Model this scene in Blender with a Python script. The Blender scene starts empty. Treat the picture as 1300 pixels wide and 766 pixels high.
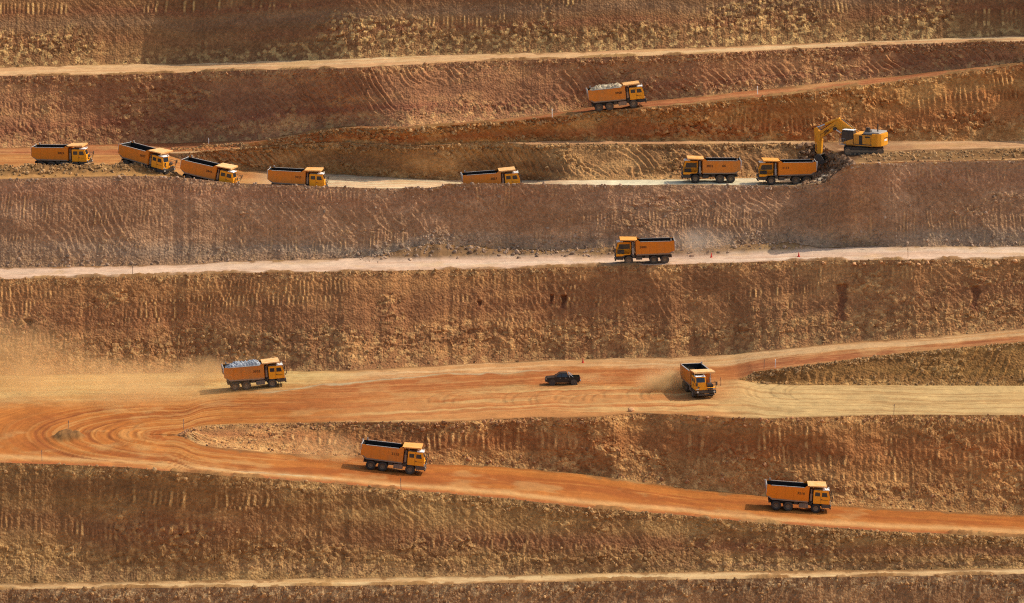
import bpy, bmesh, math, random
import numpy as np
from math import radians, sin, cos, pi, tan
from mathutils import Vector, Matrix

# ------------------------------------------------------------------ camera, sky, sun, exposure
scene = bpy.context.scene
FPX, PITCH = 5550.0, radians(10.5)            # focal length in pixels of a 1300 px wide frame, downward pitch
CAM = np.array([0.0, -582.92, 147.29])
cam_data = bpy.data.cameras.new('camera')
cam_data.sensor_width = 36.0
cam_data.lens = 36.0 * FPX / 1300.0
cam_data.clip_start = 5.0
cam_data.clip_end = 6000.0
cam = bpy.data.objects.new('camera', cam_data)
scene.collection.objects.link(cam)
cam.location = CAM
cam.rotation_euler = (pi / 2 - PITCH, 0, 0)
scene.camera = cam

SUN = Vector((0.90, 0.35, 1.0)).normalized()   # towards the sun: right and behind the benches
world = bpy.data.worlds.new('World')
scene.world = world
world.use_nodes = True
wn = world.node_tree.nodes
bg = wn['Background']
sky = wn.new('ShaderNodeTexSky')
sky.sky_type = 'NISHITA'
sky.sun_disc = False
sky.sun_elevation = math.asin(SUN.z)
sky.sun_rotation = math.atan2(SUN.x, SUN.y)
sky.dust_density = 3.0
sky.air_density = 1.0
world.node_tree.links.new(sky.outputs[0], bg.inputs[0])
bg.inputs[1].default_value = 0.15
sun_data = bpy.data.lights.new('sun', 'SUN')
sun_data.energy = 2.6
sun_data.angle = radians(0.5)
sun_data.color = (1.0, 0.93, 0.80)
sun = bpy.data.objects.new('sun', sun_data)
scene.collection.objects.link(sun)
sun.location = SUN * 400
sun.rotation_euler = SUN.to_track_quat('Z', 'Y').to_euler()
scene.view_settings.view_transform = 'Standard'
scene.view_settings.look = 'None'
scene.view_settings.gamma = 1.0
scene.view_settings.exposure = 0.5
scene.render.engine = 'CYCLES'
scene.cycles.max_bounces = 5
scene.cycles.volume_bounces = 1
scene.cycles.volume_step_rate = 1.0
scene.cycles.filter_width = 1.1
scene.cycles.use_denoising = False

COL = scene.collection
rng = np.random.default_rng(7)
random.seed(7)

# ------------------------------------------------------------------ noise
def _hash(ix, iy, seed):
    h = (ix.astype(np.int64) * 374761393 + iy.astype(np.int64) * 668265263 + seed * 974634777) & 0xFFFFFFFF
    h = ((h ^ (h >> 13)) * 1274126177) & 0xFFFFFFFF
    h = ((h ^ (h >> 16)) * 2246822519) & 0xFFFFFFFF
    return ((h ^ (h >> 15)) & 0xFFFFFF) / float(0xFFFFFF)

def vn(x, y, seed=0):
    x, y = np.broadcast_arrays(np.asarray(x, float), np.asarray(y, float))
    ix, iy = np.floor(x), np.floor(y)
    fx, fy = x - ix, y - iy
    fx = fx * fx * (3 - 2 * fx); fy = fy * fy * (3 - 2 * fy)
    a = _hash(ix, iy, seed); b = _hash(ix + 1, iy, seed)
    c = _hash(ix, iy + 1, seed); d = _hash(ix + 1, iy + 1, seed)
    return (a + (b - a) * fx) * (1 - fy) + (c + (d - c) * fx) * fy

def fbm(x, y, seed=0, octv=4, gain=0.5):
    s, a, n = 0.0, 1.0, 0.0
    for k in range(octv):
        s = s + a * vn(x * 2 ** k + 17.3 * k, y * 2 ** k - 9.1 * k, seed + 31 * k); n += a; a *= gain
    return s / n

def worley(x, y, seed=0):
    ix, iy = np.floor(x), np.floor(y)
    f1 = np.full(x.shape, 9.0); f2 = np.full(x.shape, 9.0); rid = np.zeros(x.shape); fac = np.zeros(x.shape)
    for dx in (-1, 0, 1):
        for dy in (-1, 0, 1):
            jx, jy = ix + dx, iy + dy
            px = jx + _hash(jx, jy, seed); py = jy + _hash(jx, jy, seed + 77)
            d = np.hypot(px - x, py - y)
            r = _hash(jx, jy, seed + 155)
            near = d < f1
            f2 = np.where(near, f1, np.minimum(f2, d))
            rid = np.where(near, r, rid)
            fac = np.where(near, (x - px) * (_hash(jx, jy, seed + 201) - .5) * 2 + (y - py) * (_hash(jx, jy, seed + 202) - .5) * 2, fac)
            f1 = np.where(near, d, f1)
    return f1, f2, rid, fac

def sstep(a, b, x):
    t = np.clip((x - a) / (b - a), 0, 1)
    return t * t * (3 - 2 * t)

def gauss(x, c, s):
    return np.exp(-((x - c) / s) ** 2)

def lin(r, g, b):                 # sRGB 0-255 -> linear
    return np.array([((c / 255 + 0.055) / 1.055) ** 2.4 if c > 10 else c / 255 / 12.92 for c in (r, g, b)])

# ------------------------------------------------------------------ bench break lines (surveyed on the photograph, set at their real distance)
XF = np.arange(-88.0, 88.01, 0.135)
XC = np.concatenate([np.linspace(-420, -100, 20), np.arange(-96, -88, 1.0)])
X = np.concatenate([XC, XF, -XC[::-1]])
NX = len(X)

def zf(pts):
    a = np.array(pts, float)
    z = np.interp(X, a[:, 0], a[:, 1])
    k = np.exp(-np.linspace(-2, 2, 41) ** 2); k /= k.sum()
    zp = np.pad(z, 20, mode='edge')
    return np.convolve(zp, k, 'valid')

zR0 = np.zeros(NX)
zM = zf([(-120, 15.3), (-71, 15.0), (-49, 14.5), (-24, 15.9), (0, 16.0), (25, 16.4), (76, 16.9), (120, 17.2)])
zR1 = zM - zf([(-120, 0), (-52, 0), (-47, .25), (-41, 1.2), (-23, 4.2), (0, 6.6), (24, 9.4), (39, 10.8), (55, 12.0), (72, 13.1), (120, 15.2)])
zR2 = zM + np.interp(X, [10, 28, 34, 37, 41, 59, 77, 120], [0, 0.4, .9, 1.6, 2.2, 4.1, 5.7, 9])
zR3 = zf([(-120, 27.5), (-80, 28.2), (-52, 28.4), (-25, 29.1), (0, 29.2), (27, 29.8), (43, 30.6), (61, 31.7), (79, 32.2), (120, 33)])
zR4 = zf([(-120, 41.5), (-80, 41.2), (-54, 40.6), (-26, 39.6), (0, 38.9), (27, 39.4), (47, 39.6), (120, 40)])
zPl = zf([(-120, 44), (62, 44.0), (80, 44.6), (120, 45.5)])
zL = zf([(-120, 41.2), (-56, 41.2), (-26, 43.5), (0, 44.0), (28, 44.6), (45, 44.3), (62, 44.0), (80, 44.6), (120, 45.5)])
zR5 = zf([(-120, 41.6), (-84, 41.1), (-56, 40.95), (-41, 43.2), (-27, 45.8), (0, 47.4), (28, 50.3), (47, 51.9), (64, 53.3), (83, 55.9), (120, 60)])
zR6 = zf([(-120, 51.6), (-85, 52.0), (-56, 52.2), (-27, 54.9), (0, 56), (28, 57), (47, 57.5), (65, 58.1), (84, 59.2), (120, 61.5)])

def yline(pts, z):
    """y of the line seen at the given picture points when it lies at height z(X)"""
    a = np.array(pts, float)
    s0 = (a[1, 1] - a[0, 1]) / (a[1, 0] - a[0, 0]); s1 = (a[-1, 1] - a[-2, 1]) / (a[-1, 0] - a[-2, 0])
    a = np.vstack([[a[0, 0] - 300, a[0, 1] - 150 * s0], a, [a[-1, 0] + 300, a[-1, 1] + 150 * s1]])
    dep = np.full(NX, 640.0)
    for _ in range(5):
        u = 650 + FPX * X / dep
        v = np.interp(u, a[:, 0], a[:, 1])
        q = (383 - v) / FPX
        dy = cos(PITCH) + q * sin(PITCH); dz = -sin(PITCH) + q * cos(PITCH)
        t = (z - CAM[2]) / dz
        y = CAM[1] + dy * t
        dep = t
    k = np.exp(-np.linspace(-2, 2, 9) ** 2); k /= k.sum()
    return np.convolve(np.pad(y, 4, mode='edge'), k, 'valid')

def at(u, v, z):
    q = (383 - v) / FPX
    dy = cos(PITCH) + q * sin(PITCH); dz = -sin(PITCH) + q * cos(PITCH)
    t = (z - CAM[2]) / dz
    return np.array([(u - 650) / FPX * t, CAM[1] + dy * t, z])

def at_road(u, v, zarr):
    z = 20.0
    for _ in range(8):
        p = at(u, v, z); z = float(np.interp(p[0], X, zarr))
    return at(u, v, z)

c0 = yline([(0, 749), (440, 744), (870, 736), (1300, 729)], zR0)
t1 = yline([(0, 741), (440, 734), (870, 726), (1300, 721.5)], zR0)
c1 = yline([(0, 587), (147, 592.6), (220, 599), (440, 615.5), (520, 623), (640, 633), (740, 644.5), (870, 655), (940, 662), (1040, 669), (1170, 677), (1300, 682.5)], zR1)
t2 = yline([(218, 553), (250, 565), (300, 571), (370, 576), (440, 580), (540, 588.5), (640, 592.6), (740, 602), (870, 620), (970, 630), (1060, 642), (1160, 647), (1300, 655)], zR1)
c2 = yline([(218, 552), (235, 545), (250, 540), (290, 539), (440, 536), (560, 536.5), (640, 532.5), (680, 529), (720, 531), (780, 528), (800, 524), (830, 525), (870, 527), (960, 532), (1060, 529), (1130, 527), (1300, 527)], zM)
kc = np.exp(-np.linspace(-2, 2, 75) ** 2); kc /= kc.sum()
c2s = np.convolve(np.pad(c2, 37, mode='edge'), kc, 'valid'); c2 = np.where(X > -38, c2s, c2 + (c2s - c2) * sstep(-46, -38, X))
t25 = yline([(940, 486), (1010, 489), (1300, 490)], zM)
c25 = yline([(940, 478), (960, 472), (1000, 467), (1130, 450), (1300, 434)], zR2)
t3 = yline([(0, 476), (440, 470), (560, 464), (700, 457), (860, 453.5), (920, 450), (1000, 442), (1100, 433), (1200, 427), (1300, 417)], zR2)
c3 = yline([(0, 354.6), (150, 352), (300, 347), (440, 345), (560, 343), (700, 340), (860, 336), (1000, 331.5), (1300, 329)], zR3)
t4 = yline([(0, 340), (150, 337.6), (250, 335), (300, 332), (440, 328), (640, 323), (860, 322), (1000, 315), (1100, 313), (1300, 313)], zR3)
# lip of loose earth along parts of the truck bench
def zline(pts, y):
    """height of the line seen at the given picture points when it runs at y(X)"""
    a = np.array(pts, float)
    dep = np.full(NX, 690.0)
    for _ in range(5):
        v = np.interp(650 + FPX * X / dep, a[:, 0], a[:, 1]); q = (383 - v) / FPX
        dy = cos(PITCH) + q * sin(PITCH); dz = -sin(PITCH) + q * cos(PITCH)
        dep = (y - CAM[1]) / dy
    return CAM[2] + dz * dep
lip = zf([(-110, 0.1), (-60, 0.1), (-55, 0.6), (-50, 1.5), (-45, 1.7), (-30, 1.7), (-22, 1.1), (-16, 0.7), (-9, 1.1), (-5, 1.5), (0, 1.5), (3.5, 1.3), (7, 0.4), (26, 0.15), (60, 0.2)])
c4 = zf([(-120, 93.5), (-80, 94.5), (-54, 96.5), (-26, 96.8), (0, 97.6), (27, 98.2), (45, 97.3), (120, 96)])
z4s = zline([(-200, 229), (0, 228), (150, 224), (200, 224), (235, 226), (300, 233), (340, 234), (440, 238), (540, 242), (600, 241), (650, 238), (740, 236), (870, 235), (950, 236), (1030, 236), (1400, 236)], c4)
zR4 = np.interp(X, X, z4s) - lip
k_ = np.exp(-np.linspace(-2, 2, 61) ** 2); k_ /= k_.sum()
zR4 = np.convolve(np.pad(zR4, 30, mode='edge'), k_, 'valid')
lip = np.maximum(z4s - zR4, 0.05)
c4r = yline([(1060, 210), (1075, 209), (1150, 207), (1300, 204)], zPl)
c4 = np.where(X < 45, c4, np.where(X > 53, c4r, np.interp(X, [45, 53], [np.interp(45, X, c4), np.interp(53, X, c4r)])))
z4c = np.where(X < 45, zR4 + lip, np.where(X > 53, zPl, np.interp(X, [45, 49, 51, 53], [np.interp(45, X, zR4 + lip), 40.6, 42.6, np.interp(53, X, zPl)])))
t5 = yline([(205, 195), (235, 204), (300, 215.6), (440, 222), (560, 229), (700, 229), (870, 228), (970, 226)], zR4)
c5 = yline([(205, 195), (260, 194.5), (430, 193.5), (560, 187), (700, 183), (870, 183), (1000, 182), (1300, 182)], zL)
t5b = yline([(205, 193), (260, 192), (430, 189), (560, 183), (700, 179), (870, 179), (1000, 179), (1300, 179)], zL)
c5b = yline([(205, 192), (270, 185), (440, 174.5), (560, 166), (700, 149), (760, 141), (870, 133), (1000, 120), (1150, 102), (1300, 81.5)], zR5)
z5t = zR4.copy(); z5c = zL.copy()
mr = X > 43
KX = [43, 44.5, 48.5, 49.8, 50.8, 51.8, 53.2]
t5 = np.where(mr, np.interp(X, KX, [np.interp(43, X, t5), 109.0, 109.0, 107.0, 102.0, 97.5, 95.0]), t5)
c5 = np.where(mr, np.interp(X, KX, [np.interp(43, X, c5), 111.5, 112.0, 111.0, 106.5, 100.0, 96.0]), c5)
z5t = np.where(mr, np.interp(X, KX, [np.interp(43, X, zR4), 39.7, 40.0, 40.6, 41.4, 42.6, 43.9]), z5t)
ga = X >= 53.2
t5 = np.where(ga, c4 + 0.8, t5); c5 = np.where(ga, c4 + 1.6, c5)
z5t = np.where(ga, zPl, z5t); z5c = np.where(X >= 50, zPl, z5c)
t5 = np.where(mr, np.maximum(t5, c4 + 0.8), t5); c5 = np.where(mr, np.maximum(c5, t5 + 0.6), c5)
t6 = yline([(0, 188), (150, 183), (270, 180), (350, 176.6), (440, 168), (560, 159), (700, 144), (760, 134), (870, 124), (1000, 110), (1150, 95), (1300, 79)], zR5)
c6 = yline([(0, 97), (150, 95), (300, 90), (440, 87), (560, 80), (700, 75), (870, 69.5), (1000, 63), (1150, 56), (1300, 52.6)], zR6)
t7 = yline([(0, 85.6), (150, 81.5), (300, 79), (440, 75), (560, 69.6), (700, 67), (870, 61), (1000, 56), (1150, 51), (1300, 44)], zR6)
kc = np.exp(-np.linspace(-2, 2, 91) ** 2); kc /= kc.sum()
t6, c6, t7 = [np.convolve(np.pad(q_, 45, mode='edge'), kc, 'valid') for q_ in (t6, c6, t7)]

XT2 = -48.7                                  # nose of the wedge inside the hairpin
ytip2 = float(np.interp(XT2, X, 0.5 * (t2 + c2)))
ytip = float(np.interp(XT2, X, t2))
left2 = X < XT2
t2 = np.where(left2, ytip2, t2); c2 = np.where(left2, ytip2, np.maximum(c2, t2 + 0.05))
bl = sstep(XT2, XT2 + 6, X)
t2 = np.where(left2, t2, ytip2 + (t2 - ytip2) * bl ** 0.5); c2 = np.where(left2, c2, ytip2 + (c2 - ytip2) * bl ** 0.5)
XT25 = 33.6
ya, yb = float(np.interp(XT25, X, t25)), float(np.interp(XT25, X, c25))
ym = 0.5 * (ya + yb)
bl = np.clip((X - XT25) / 2.6, 0, 1) ** 0.5
t25 = np.where(X < XT25, ym, ym + (t25 - ym) * bl); c25 = np.where(X < XT25, ym + 0.02, ym + 0.02 + (c25 - ym) * bl)
t25 = np.clip(t25, c2 + 2, t3 - 2.5); c25 = np.clip(c25, t25 + 0.02, t3 - 2)
fr = np.clip((t25 - c2) / (t3 - c2), 0, 1)
z25t = np.where(X < XT25, zM + (zR2 - zM) * fr, zM + (np.interp(XT25, X, (zR2 - zM) * fr)) * (1 - np.clip((X - XT25) / 3, 0, 1)))
z25c = np.where(X < XT25, z25t + 0.01, z25t + (zR2 - z25t) * np.clip((X - XT25) / 2.4, 0, 1) ** 0.6)
XT5 = -55.8
y5t = float(np.interp(XT5, X, t5))
for nm in ('t5', 'c5', 't5b', 'c5b'):
    a = globals()[nm]
    globals()[nm] = np.where(X < XT5, y5t + {'t5': 0, 'c5': .02, 't5b': .04, 'c5b': .06}[nm], a)
c5 = np.maximum(c5, t5 + 0.02); t5b = np.maximum(t5b, c5 + 0.3 * (X > XT5) + 0.02); c5b = np.maximum(c5b, t5b + 0.02)
t6 = np.maximum(t6, c5b + 2.2)
for nm in ('z5t', 'z5c'):
    a = globals()[nm]; globals()[nm] = np.where(X < XT5, zR5, a)
zL = np.where(X < XT5, zR5, zL)
z5c = np.maximum(z5c, z5t); z5b = np.maximum(zR5, zL)
ztb = np.where(X >= 50, zPl, zL)

def jit(y, amp, seed, z=0):                    # natural wandering of an edge
    return y + .6 * amp * (fbm(X / 3.1, z + 0 * X, seed, 5, 0.6) - 0.5) * 2

for nm, sd, am in (('c0', 1, .6), ('t1', 2, .7), ('c1', 3, .8), ('t3', 5, 1.0), ('c3', 6, .6), ('t4', 7, .9), ('c4', 8, .35), ('t6', 9, .8), ('c6', 10, .8), ('t7', 11, .9)):
    globals()[nm] = jit(globals()[nm], am, sd)
w2m = sstep(XT2 + 2, XT2 + 10, X)
t2 = t2 + w2m * (jit(t2, .8, 12) - t2); c2 = c2 + w2m * (jit(c2, .8, 13) - c2)
w5m = sstep(XT5 + 2, XT5 + 10, X) * (1 - sstep(40, 43, X))
t5 = t5 + w5m * (jit(t5, .7, 14) - t5); c5 = np.maximum(c5 + w5m * (jit(c5, .5, 15) - c5), t5 + .02)
t5b = np.maximum(t5b, c5 + 0.25 * (X > XT5) + .02)
w5b = sstep(XT5 + 2, XT5 + 10, X)
c5b = np.maximum(c5b + w5b * (jit(c5b, .7, 16) - c5b), t5b + .02)

# heaps and mounds that sit on the benches (height over x, y)
PM = at_road(88, 556, zM)
def bumps(x, y):
    h = .85 * sstep(1.0, .35, np.hypot((x - PM[0]) / 3.0, (y - PM[1]) / 3.4)) * (0.55 + 0.9 * fbm(x / .8, y / .8, 91))
    t4x = np.interp(x, X, t4)
    d = t4x - y                                  # distance in front of the toe of the fourth face
    env = np.interp(x, [-24, -22, -16, -12, -5, 0, 9, 13, 20, 30, 34, 44, 48], [0, .3, 1.3, 1.8, 1.4, .8, .7, 1.0, .7, .6, .9, .9, 0])
    h = h + env * (0.6 + 0.8 * fbm(x / 1.3, y / 1.3, 92)) * sstep(4.2, 0.8, d) * sstep(-5, -1.5, d)
    c4x = np.interp(x, X, c4)
    d4 = y - c4x                                 # windrow in front of the two left trucks
    e4 = np.interp(x, [-400, -90, -60, -55, -52, -50], [1.1, 1.1, 1.15, 1.0, 0.3, 0])
    h = h + e4 * (0.3 + 1.3 * fbm(x / .9, y / .9, 93, 3, .6)) * gauss(d4, 6.0, 2.6)
    # windrow in front of the excavator
    e5 = np.interp(x, [53.5, 56, 62, 90, 400], [0, .4, .6, .7, .7])
    h = h + e5 * (0.3 + 1.3 * fbm(x / .9, y / .9, 94, 3, .6)) * gauss(d4, 6.0, 3.0)
    # toe rubble of the hairpin wedge edge and small windrow along lower edges
    return h

# ------------------------------------------------------------------ materials
MATS = {}
def new_mat(name):
    m = bpy.data.materials.new(name); m.use_nodes = True
    MATS[name] = m
    return m, m.node_tree.nodes, m.node_tree.links, m.node_tree.nodes['Principled BSDF']

def ground_mat(name, scale1, scale2, contrast, bump, rough=0.95, stones=0.0):
    m, N, Lk, P = new_mat(name)
    P.inputs['Roughness'].default_value = rough
    P.inputs['Specular IOR Level'].default_value = 0.15
    at_ = N.new('ShaderNodeAttribute'); at_.attribute_name = 'Col'
    tc = N.new('ShaderNodeTexCoord')
    n1 = N.new('ShaderNodeTexNoise'); n1.inputs['Scale'].default_value = scale1; n1.inputs['Detail'].default_value = 6; n1.inputs['Roughness'].default_value = 0.7
    n2 = N.new('ShaderNodeTexVoronoi'); n2.inputs['Scale'].default_value = scale2
    n2.inputs['Randomness'].default_value = 1.0
    for n in (n1, n2): Lk.new(tc.outputs['Object'], n.inputs['Vector'])
    mr_ = N.new('ShaderNodeMapRange'); mr_.inputs[1].default_value = 0.3; mr_.inputs[2].default_value = 0.7
    mr_.inputs[3].default_value = 1 - contrast; mr_.inputs[4].default_value = 1 + contrast
    Lk.new(n1.outputs['Fac'], mr_.inputs[0])
    sep = N.new('ShaderNodeSeparateColor'); Lk.new(n2.outputs['Color'], sep.inputs[0])
    mr2 = N.new('ShaderNodeMapRange'); mr2.inputs[3].default_value = 1 - stones; mr2.inputs[4].default_value = 1 + stones
    Lk.new(sep.outputs[0], mr2.inputs[0])
    mul = N.new('ShaderNodeMath'); mul.operation = 'MULTIPLY'
    Lk.new(mr_.outputs[0], mul.inputs[0]); Lk.new(mr2.outputs[0], mul.inputs[1])
    vm = N.new('ShaderNodeVectorMath'); vm.operation = 'SCALE'
    Lk.new(at_.outputs['Color'], vm.inputs[0]); Lk.new(mul.outputs[0], vm.inputs['Scale'])
    Lk.new(vm.outputs[0], P.inputs['Base Color'])
    ad = N.new('ShaderNodeMath'); ad.operation = 'MULTIPLY_ADD'; ad.inputs[1].default_value = -0.8
    Lk.new(n2.outputs['Distance'], ad.inputs[0]); Lk.new(n1.outputs['Fac'], ad.inputs[2])
    b = N.new('ShaderNodeBump'); b.inputs['Strength'].default_value = 1.0; b.inputs['Distance'].default_value = bump
    Lk.new(ad.outputs[0], b.inputs['Height']); Lk.new(b.outputs[0], P.inputs['Normal'])
    return m

M_FACE = ground_mat('dug_earth', 1.6, 2.9, 0.20, 0.15, stones=0.17)
M_ROAD = ground_mat('packed_earth', 0.9, 5.0, 0.10, 0.03, stones=0.06)

def stone_mat(name, c, var=0.35):
    m, N, Lk, P = new_mat(name)
    P.inputs['Roughness'].default_value = 0.9
    P.inputs['Specular IOR Level'].default_value = 0.2
    tc = N.new('ShaderNodeTexCoord')
    n1 = N.new('ShaderNodeTexNoise'); n1.inputs['Scale'].default_value = 0.7; n1.inputs['Detail'].default_value = 5
    geo = N.new('ShaderNodeNewGeometry')
    Lk.new(tc.outputs['Object'], n1.inputs['Vector'])
    ri = N.new('ShaderNodeMath'); ri.operation = 'ADD'; Lk.new(n1.outputs['Fac'], ri.inputs[0]); Lk.new(geo.outputs['Random Per Island'], ri.inputs[1])
    r = N.new('ShaderNodeValToRGB'); Lk.new(ri.outputs[0], r.inputs[0])
    c = np.array(c)
    r.color_ramp.elements[0].position = 0.3; r.color_ramp.elements[0].color = (*(c * (1 - var)), 1)
    r.color_ramp.elements[1].position = 1.4; r.color_ramp.elements[1].color = (*np.minimum(c * (1 + var * 1.6), .8), 1)
    ri2 = N.new('ShaderNodeMath'); ri2.operation = 'MULTIPLY'; ri2.inputs[1].default_value = .7
    Lk.new(ri.outputs[0], ri2.inputs[0]); Lk.new(ri2.outputs[0], r.inputs[0])
    r.color_ramp.elements[1].position = 1.0
    Lk.new(r.outputs[0], P.inputs['Base Color'])
    return m

def struct(o, label=None):
    o['kind'] = 'structure'
    if label: o['label'] = label
    return o

def mesh_np(name, co, quads, mat, smooth=False, col=None):
    me = bpy.data.meshes.new(name)
    nv, nf = len(co), len(quads); k = quads.shape[1]
    me.vertices.add(nv); me.vertices.foreach_set('co', co.astype(np.float32).ravel())
    me.loops.add(nf * k); me.loops.foreach_set('vertex_index', quads.astype(np.int32).ravel())
    me.polygons.add(nf)
    me.polygons.foreach_set('loop_start', np.arange(0, nf * k, k, dtype=np.int32))
    me.polygons.foreach_set('loop_total', np.full(nf, k, dtype=np.int32))
    me.polygons.foreach_set('use_smooth', np.full(nf, smooth, dtype=bool))
    if col is not None:
        a = me.attributes.new('Col', 'FLOAT_COLOR', 'POINT')
        c4_ = np.ones((nv, 4), np.float32); c4_[:, :3] = np.clip(col, 0.004, 0.9)
        a.data.foreach_set('color', c4_.ravel())
    me.update(calc_edges=True); me.validate()
    me.materials.append(mat)
    o = bpy.data.objects.new(name, me); COL.objects.link(o)
    return o

def grid_obj(name, GX, GY, GZ, mat, col, smooth, tol=0.03):
    r, c = GX.shape
    idx = np.arange(r * c).reshape(r, c)
    q = np.stack([idx[:-1, :-1], idx[:-1, 1:], idx[1:, 1:], idx[1:, :-1]], -1).reshape(-1, 4)
    co = np.stack([GX, GY, GZ], -1).reshape(-1, 3)
    d = np.hypot(GY[-1] - GY[0], GZ[-1] - GZ[0])           # drop columns where the strip has pinched out
    keep = np.repeat(((d[:-1] > tol) | (d[1:] > tol))[None, :], r - 1, 0).reshape(-1)
    q = q[keep]
    used = np.unique(q)
    remap = np.zeros(r * c, np.int64); remap[used] = np.arange(len(used))
    o = mesh_np(name, co[used], remap[q], mat, smooth, col.reshape(-1, 3)[used])
    return o

def mixc(a, b, f):
    f = np.asarray(f)[..., None]
    return a * (1 - f) + b * f

FACES = {}
def face(name, yt, zt, yc, zc, rows, P, label):
    """a dug face from toe (yt, zt) to crest (yc, zc) with digging marks, rubble and strata in real relief"""
    seed = P['seed']
    s = np.linspace(0, 1, rows)[:, None]
    GX = np.repeat(X[None, :], rows, 0)
    g = s ** P.get('pw', 0.85)
    GY = yt + (yc - yt) * g
    GZ = zt + (zc - zt) * s
    H = np.maximum(zc - zt, 0)
    Ls = np.hypot(yc - yt, zc - zt)
    w = s * Ls                                        # metres up the face
    wd = Ls - w                                       # metres below the crest
    u = GX
    full = sstep(0.4, 3.0, Ls)[None, :]
    uw = u + 0.35 * (fbm(u / 2.3, w / 2.0, seed + 1, 3) - .5)
    # loose rubble: at the toe, in patches, and along the crest
    tal = P.get('talus', 0.3) if 'talx' not in P else np.interp(X, [q[0] for q in P['talx']], [q[1] for q in P['talx']])[None, :]
    nz = fbm(u / 9, w / 4, seed + 2, 4)
    patch = sstep(0.56, 0.70, nz + P.get('rub', 0.0))
    toe = sstep(tal + 0.16, tal - 0.12, s + 0.5 * (nz - .5))
    crest = sstep(P.get('crest', 1.2) * 1.3, P.get('crest', 1.2) * 0.4, wd + 1.2 * (fbm(u / 2, 0 * w, seed + 3) - .5))
    rub = np.clip(np.maximum(np.maximum(patch, toe), crest), 0, 1)
    # tooth marks of the shovel
    sp = P.get('sp', 0.7)
    row_h = P.get('rowh', 3.2)
    rid = np.floor(wd / row_h + 1.2 * fbm(u / 12, 0 * w, seed + 4, 2))
    lean = P.get('lean', 0.0)
    ph = (uw + lean * w) / sp + 0.37 * rid + 2.4 * fbm(u / 6, w / 9, seed + 5, 3)
    fr_ = ph - np.floor(ph)
    rib = np.where(fr_ < 0.62, fr_ / 0.62, (1 - fr_) / 0.38)
    band = fbm(u / 30, wd / P.get('dash', 1.1) + .5 * fbm(u / 9, 0 * w, seed + 11, 2), seed + 12, 2)
    rmask = sstep(0.40, 0.60, fbm(u / 10, w / 5, seed + 6, 3) + P.get('ribs', 0.0)) * (.18 + .95 * sstep(.46, .62, band)) * (1 - rub)
    tooth = _hash(np.floor(ph), rid, seed + 9)
    # leaning scrape streaks
    ph2 = (uw + 0.75 * w * P.get('dl', 1)) / 1.25 + 2.2 * fbm(u / 5, w / 5, seed + 7, 3)
    fr2 = ph2 - np.floor(ph2)
    rib2 = np.where(fr2 < 0.7, fr2 / 0.7, (1 - fr2) / 0.3)
    dm = P.get('diag', 0.0) * sstep(0.35, 0.6, fbm(u / 13, w / 6, seed + 8, 3)) * (1 - 0.5 * rub)
    f1, f2, rr, fa = worley(uw / 0.62, (w + 0.35 * u * P.get('dl', 1) * P.get('diag', 0)) / 0.55, seed + 20)
    f3, f4, rr3, fa3 = worley(uw / 1.5 + .3 * fbm(u / .9, w / .9, seed + 25, 2), w / 1.3 + .3 * fbm(u / .9, w / .9, seed + 26, 2), seed + 21)
    rock = (rr - .5) * .22 + fa * .36 + sstep(.0, .35, f2 - f1) * .12 + (rr3 - .5) * .30 + fa3 * .45
    fine = fbm(u / 0.8, w / 0.8, seed + 22, 3) - .5
    big = (fbm(u / 16, w / 12, seed + 23, 3) - .5) * .6 + (fbm(u / 4.5, w / 3.5, seed + 24, 4) - .5) * P.get('med', 0.42) * .8
    d = big + rub * rock * P.get('rockamp', .42) + rmask * (rib - .5) * 0.17 * P.get('ribamp', 1.0) * (0.3 + 1.3 * tooth) + dm * (rib2 - .5) * 0.26 * P.get('diagamp', 1.0) * (.3 + 1.2 * _hash(np.floor(ph2), 0 * ph2, seed + 10)) + fine * P.get('fine', 0.2)
    scar = np.zeros_like(d)
    for (sx, w0, w1, hw, dep) in P.get('scars', ()):
        yy = (wd - w0) / (w1 - w0)
        cx = sx + 0.9 * hw * (fbm(wd / 1.2, 0 * wd + sx, seed + 40, 3) - .5) - 0.9 * hw * np.clip(yy - .4, 0, 1)
        hwv = hw * (1.0 - 0.35 * sstep(0.05, .5, yy) + 0.9 * sstep(.7, 1.0, yy))
        m_ = sstep(hwv * 1.15, hwv * .4, np.abs(u - cx)) * sstep(-.03, .03, yy) * sstep(1.08, .9, yy)
        scar = np.maximum(scar, m_)
        d = d - dep * m_ * sstep(1.0, 0.3, yy)
    edge = sstep(0, 0.22, s) * sstep(0, 0.10, 1 - s)
    edge = np.maximum(edge, 0)
    d = d * edge * full
    sl = np.arctan2(np.maximum(zc - zt, .01), np.maximum(yc - yt, .01))
    GY2 = GY - d * np.sin(sl); GZ2 = GZ + d * np.cos(sl) * 0.8
    # crest lip rubble
    GZ2 = GZ2 + bumps(GX, GY)
    # colours: ground tones, pale flanks on tooth marks, sunlit specks painted on rubble
    n_a = fbm(u / 22, w / 5, seed + 30, 4); n_b = fbm(u / 6, w / 2.2, seed + 31, 4); n_c = fbm(u / 40, (GZ) / 1.1, seed + 32, 4)
    base = P['cols']
    c = mixc(base[0] + 0 * d[..., None], base[1], sstep(.35, .65, n_a * .6 + n_c * .4))
    c = mixc(c, base[2], sstep(.5, .72, n_b) * .8)
    if 'strata' in P:
        for (f0, fw_, cc, a_) in P['strata']:
            sv = s + 0.10 * (fbm(u / 18, 0 * u, seed + 33, 3) - .5) * 2
            c = mixc(c, cc, a_ * gauss(sv, f0, fw_) * (0.35 + 1.3 * np.clip(fbm(u / 25, w / 6, seed + 34, 3) - .15, 0, 1)))
    pale = P.get('pale', lin(214, 170, 110))
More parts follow.
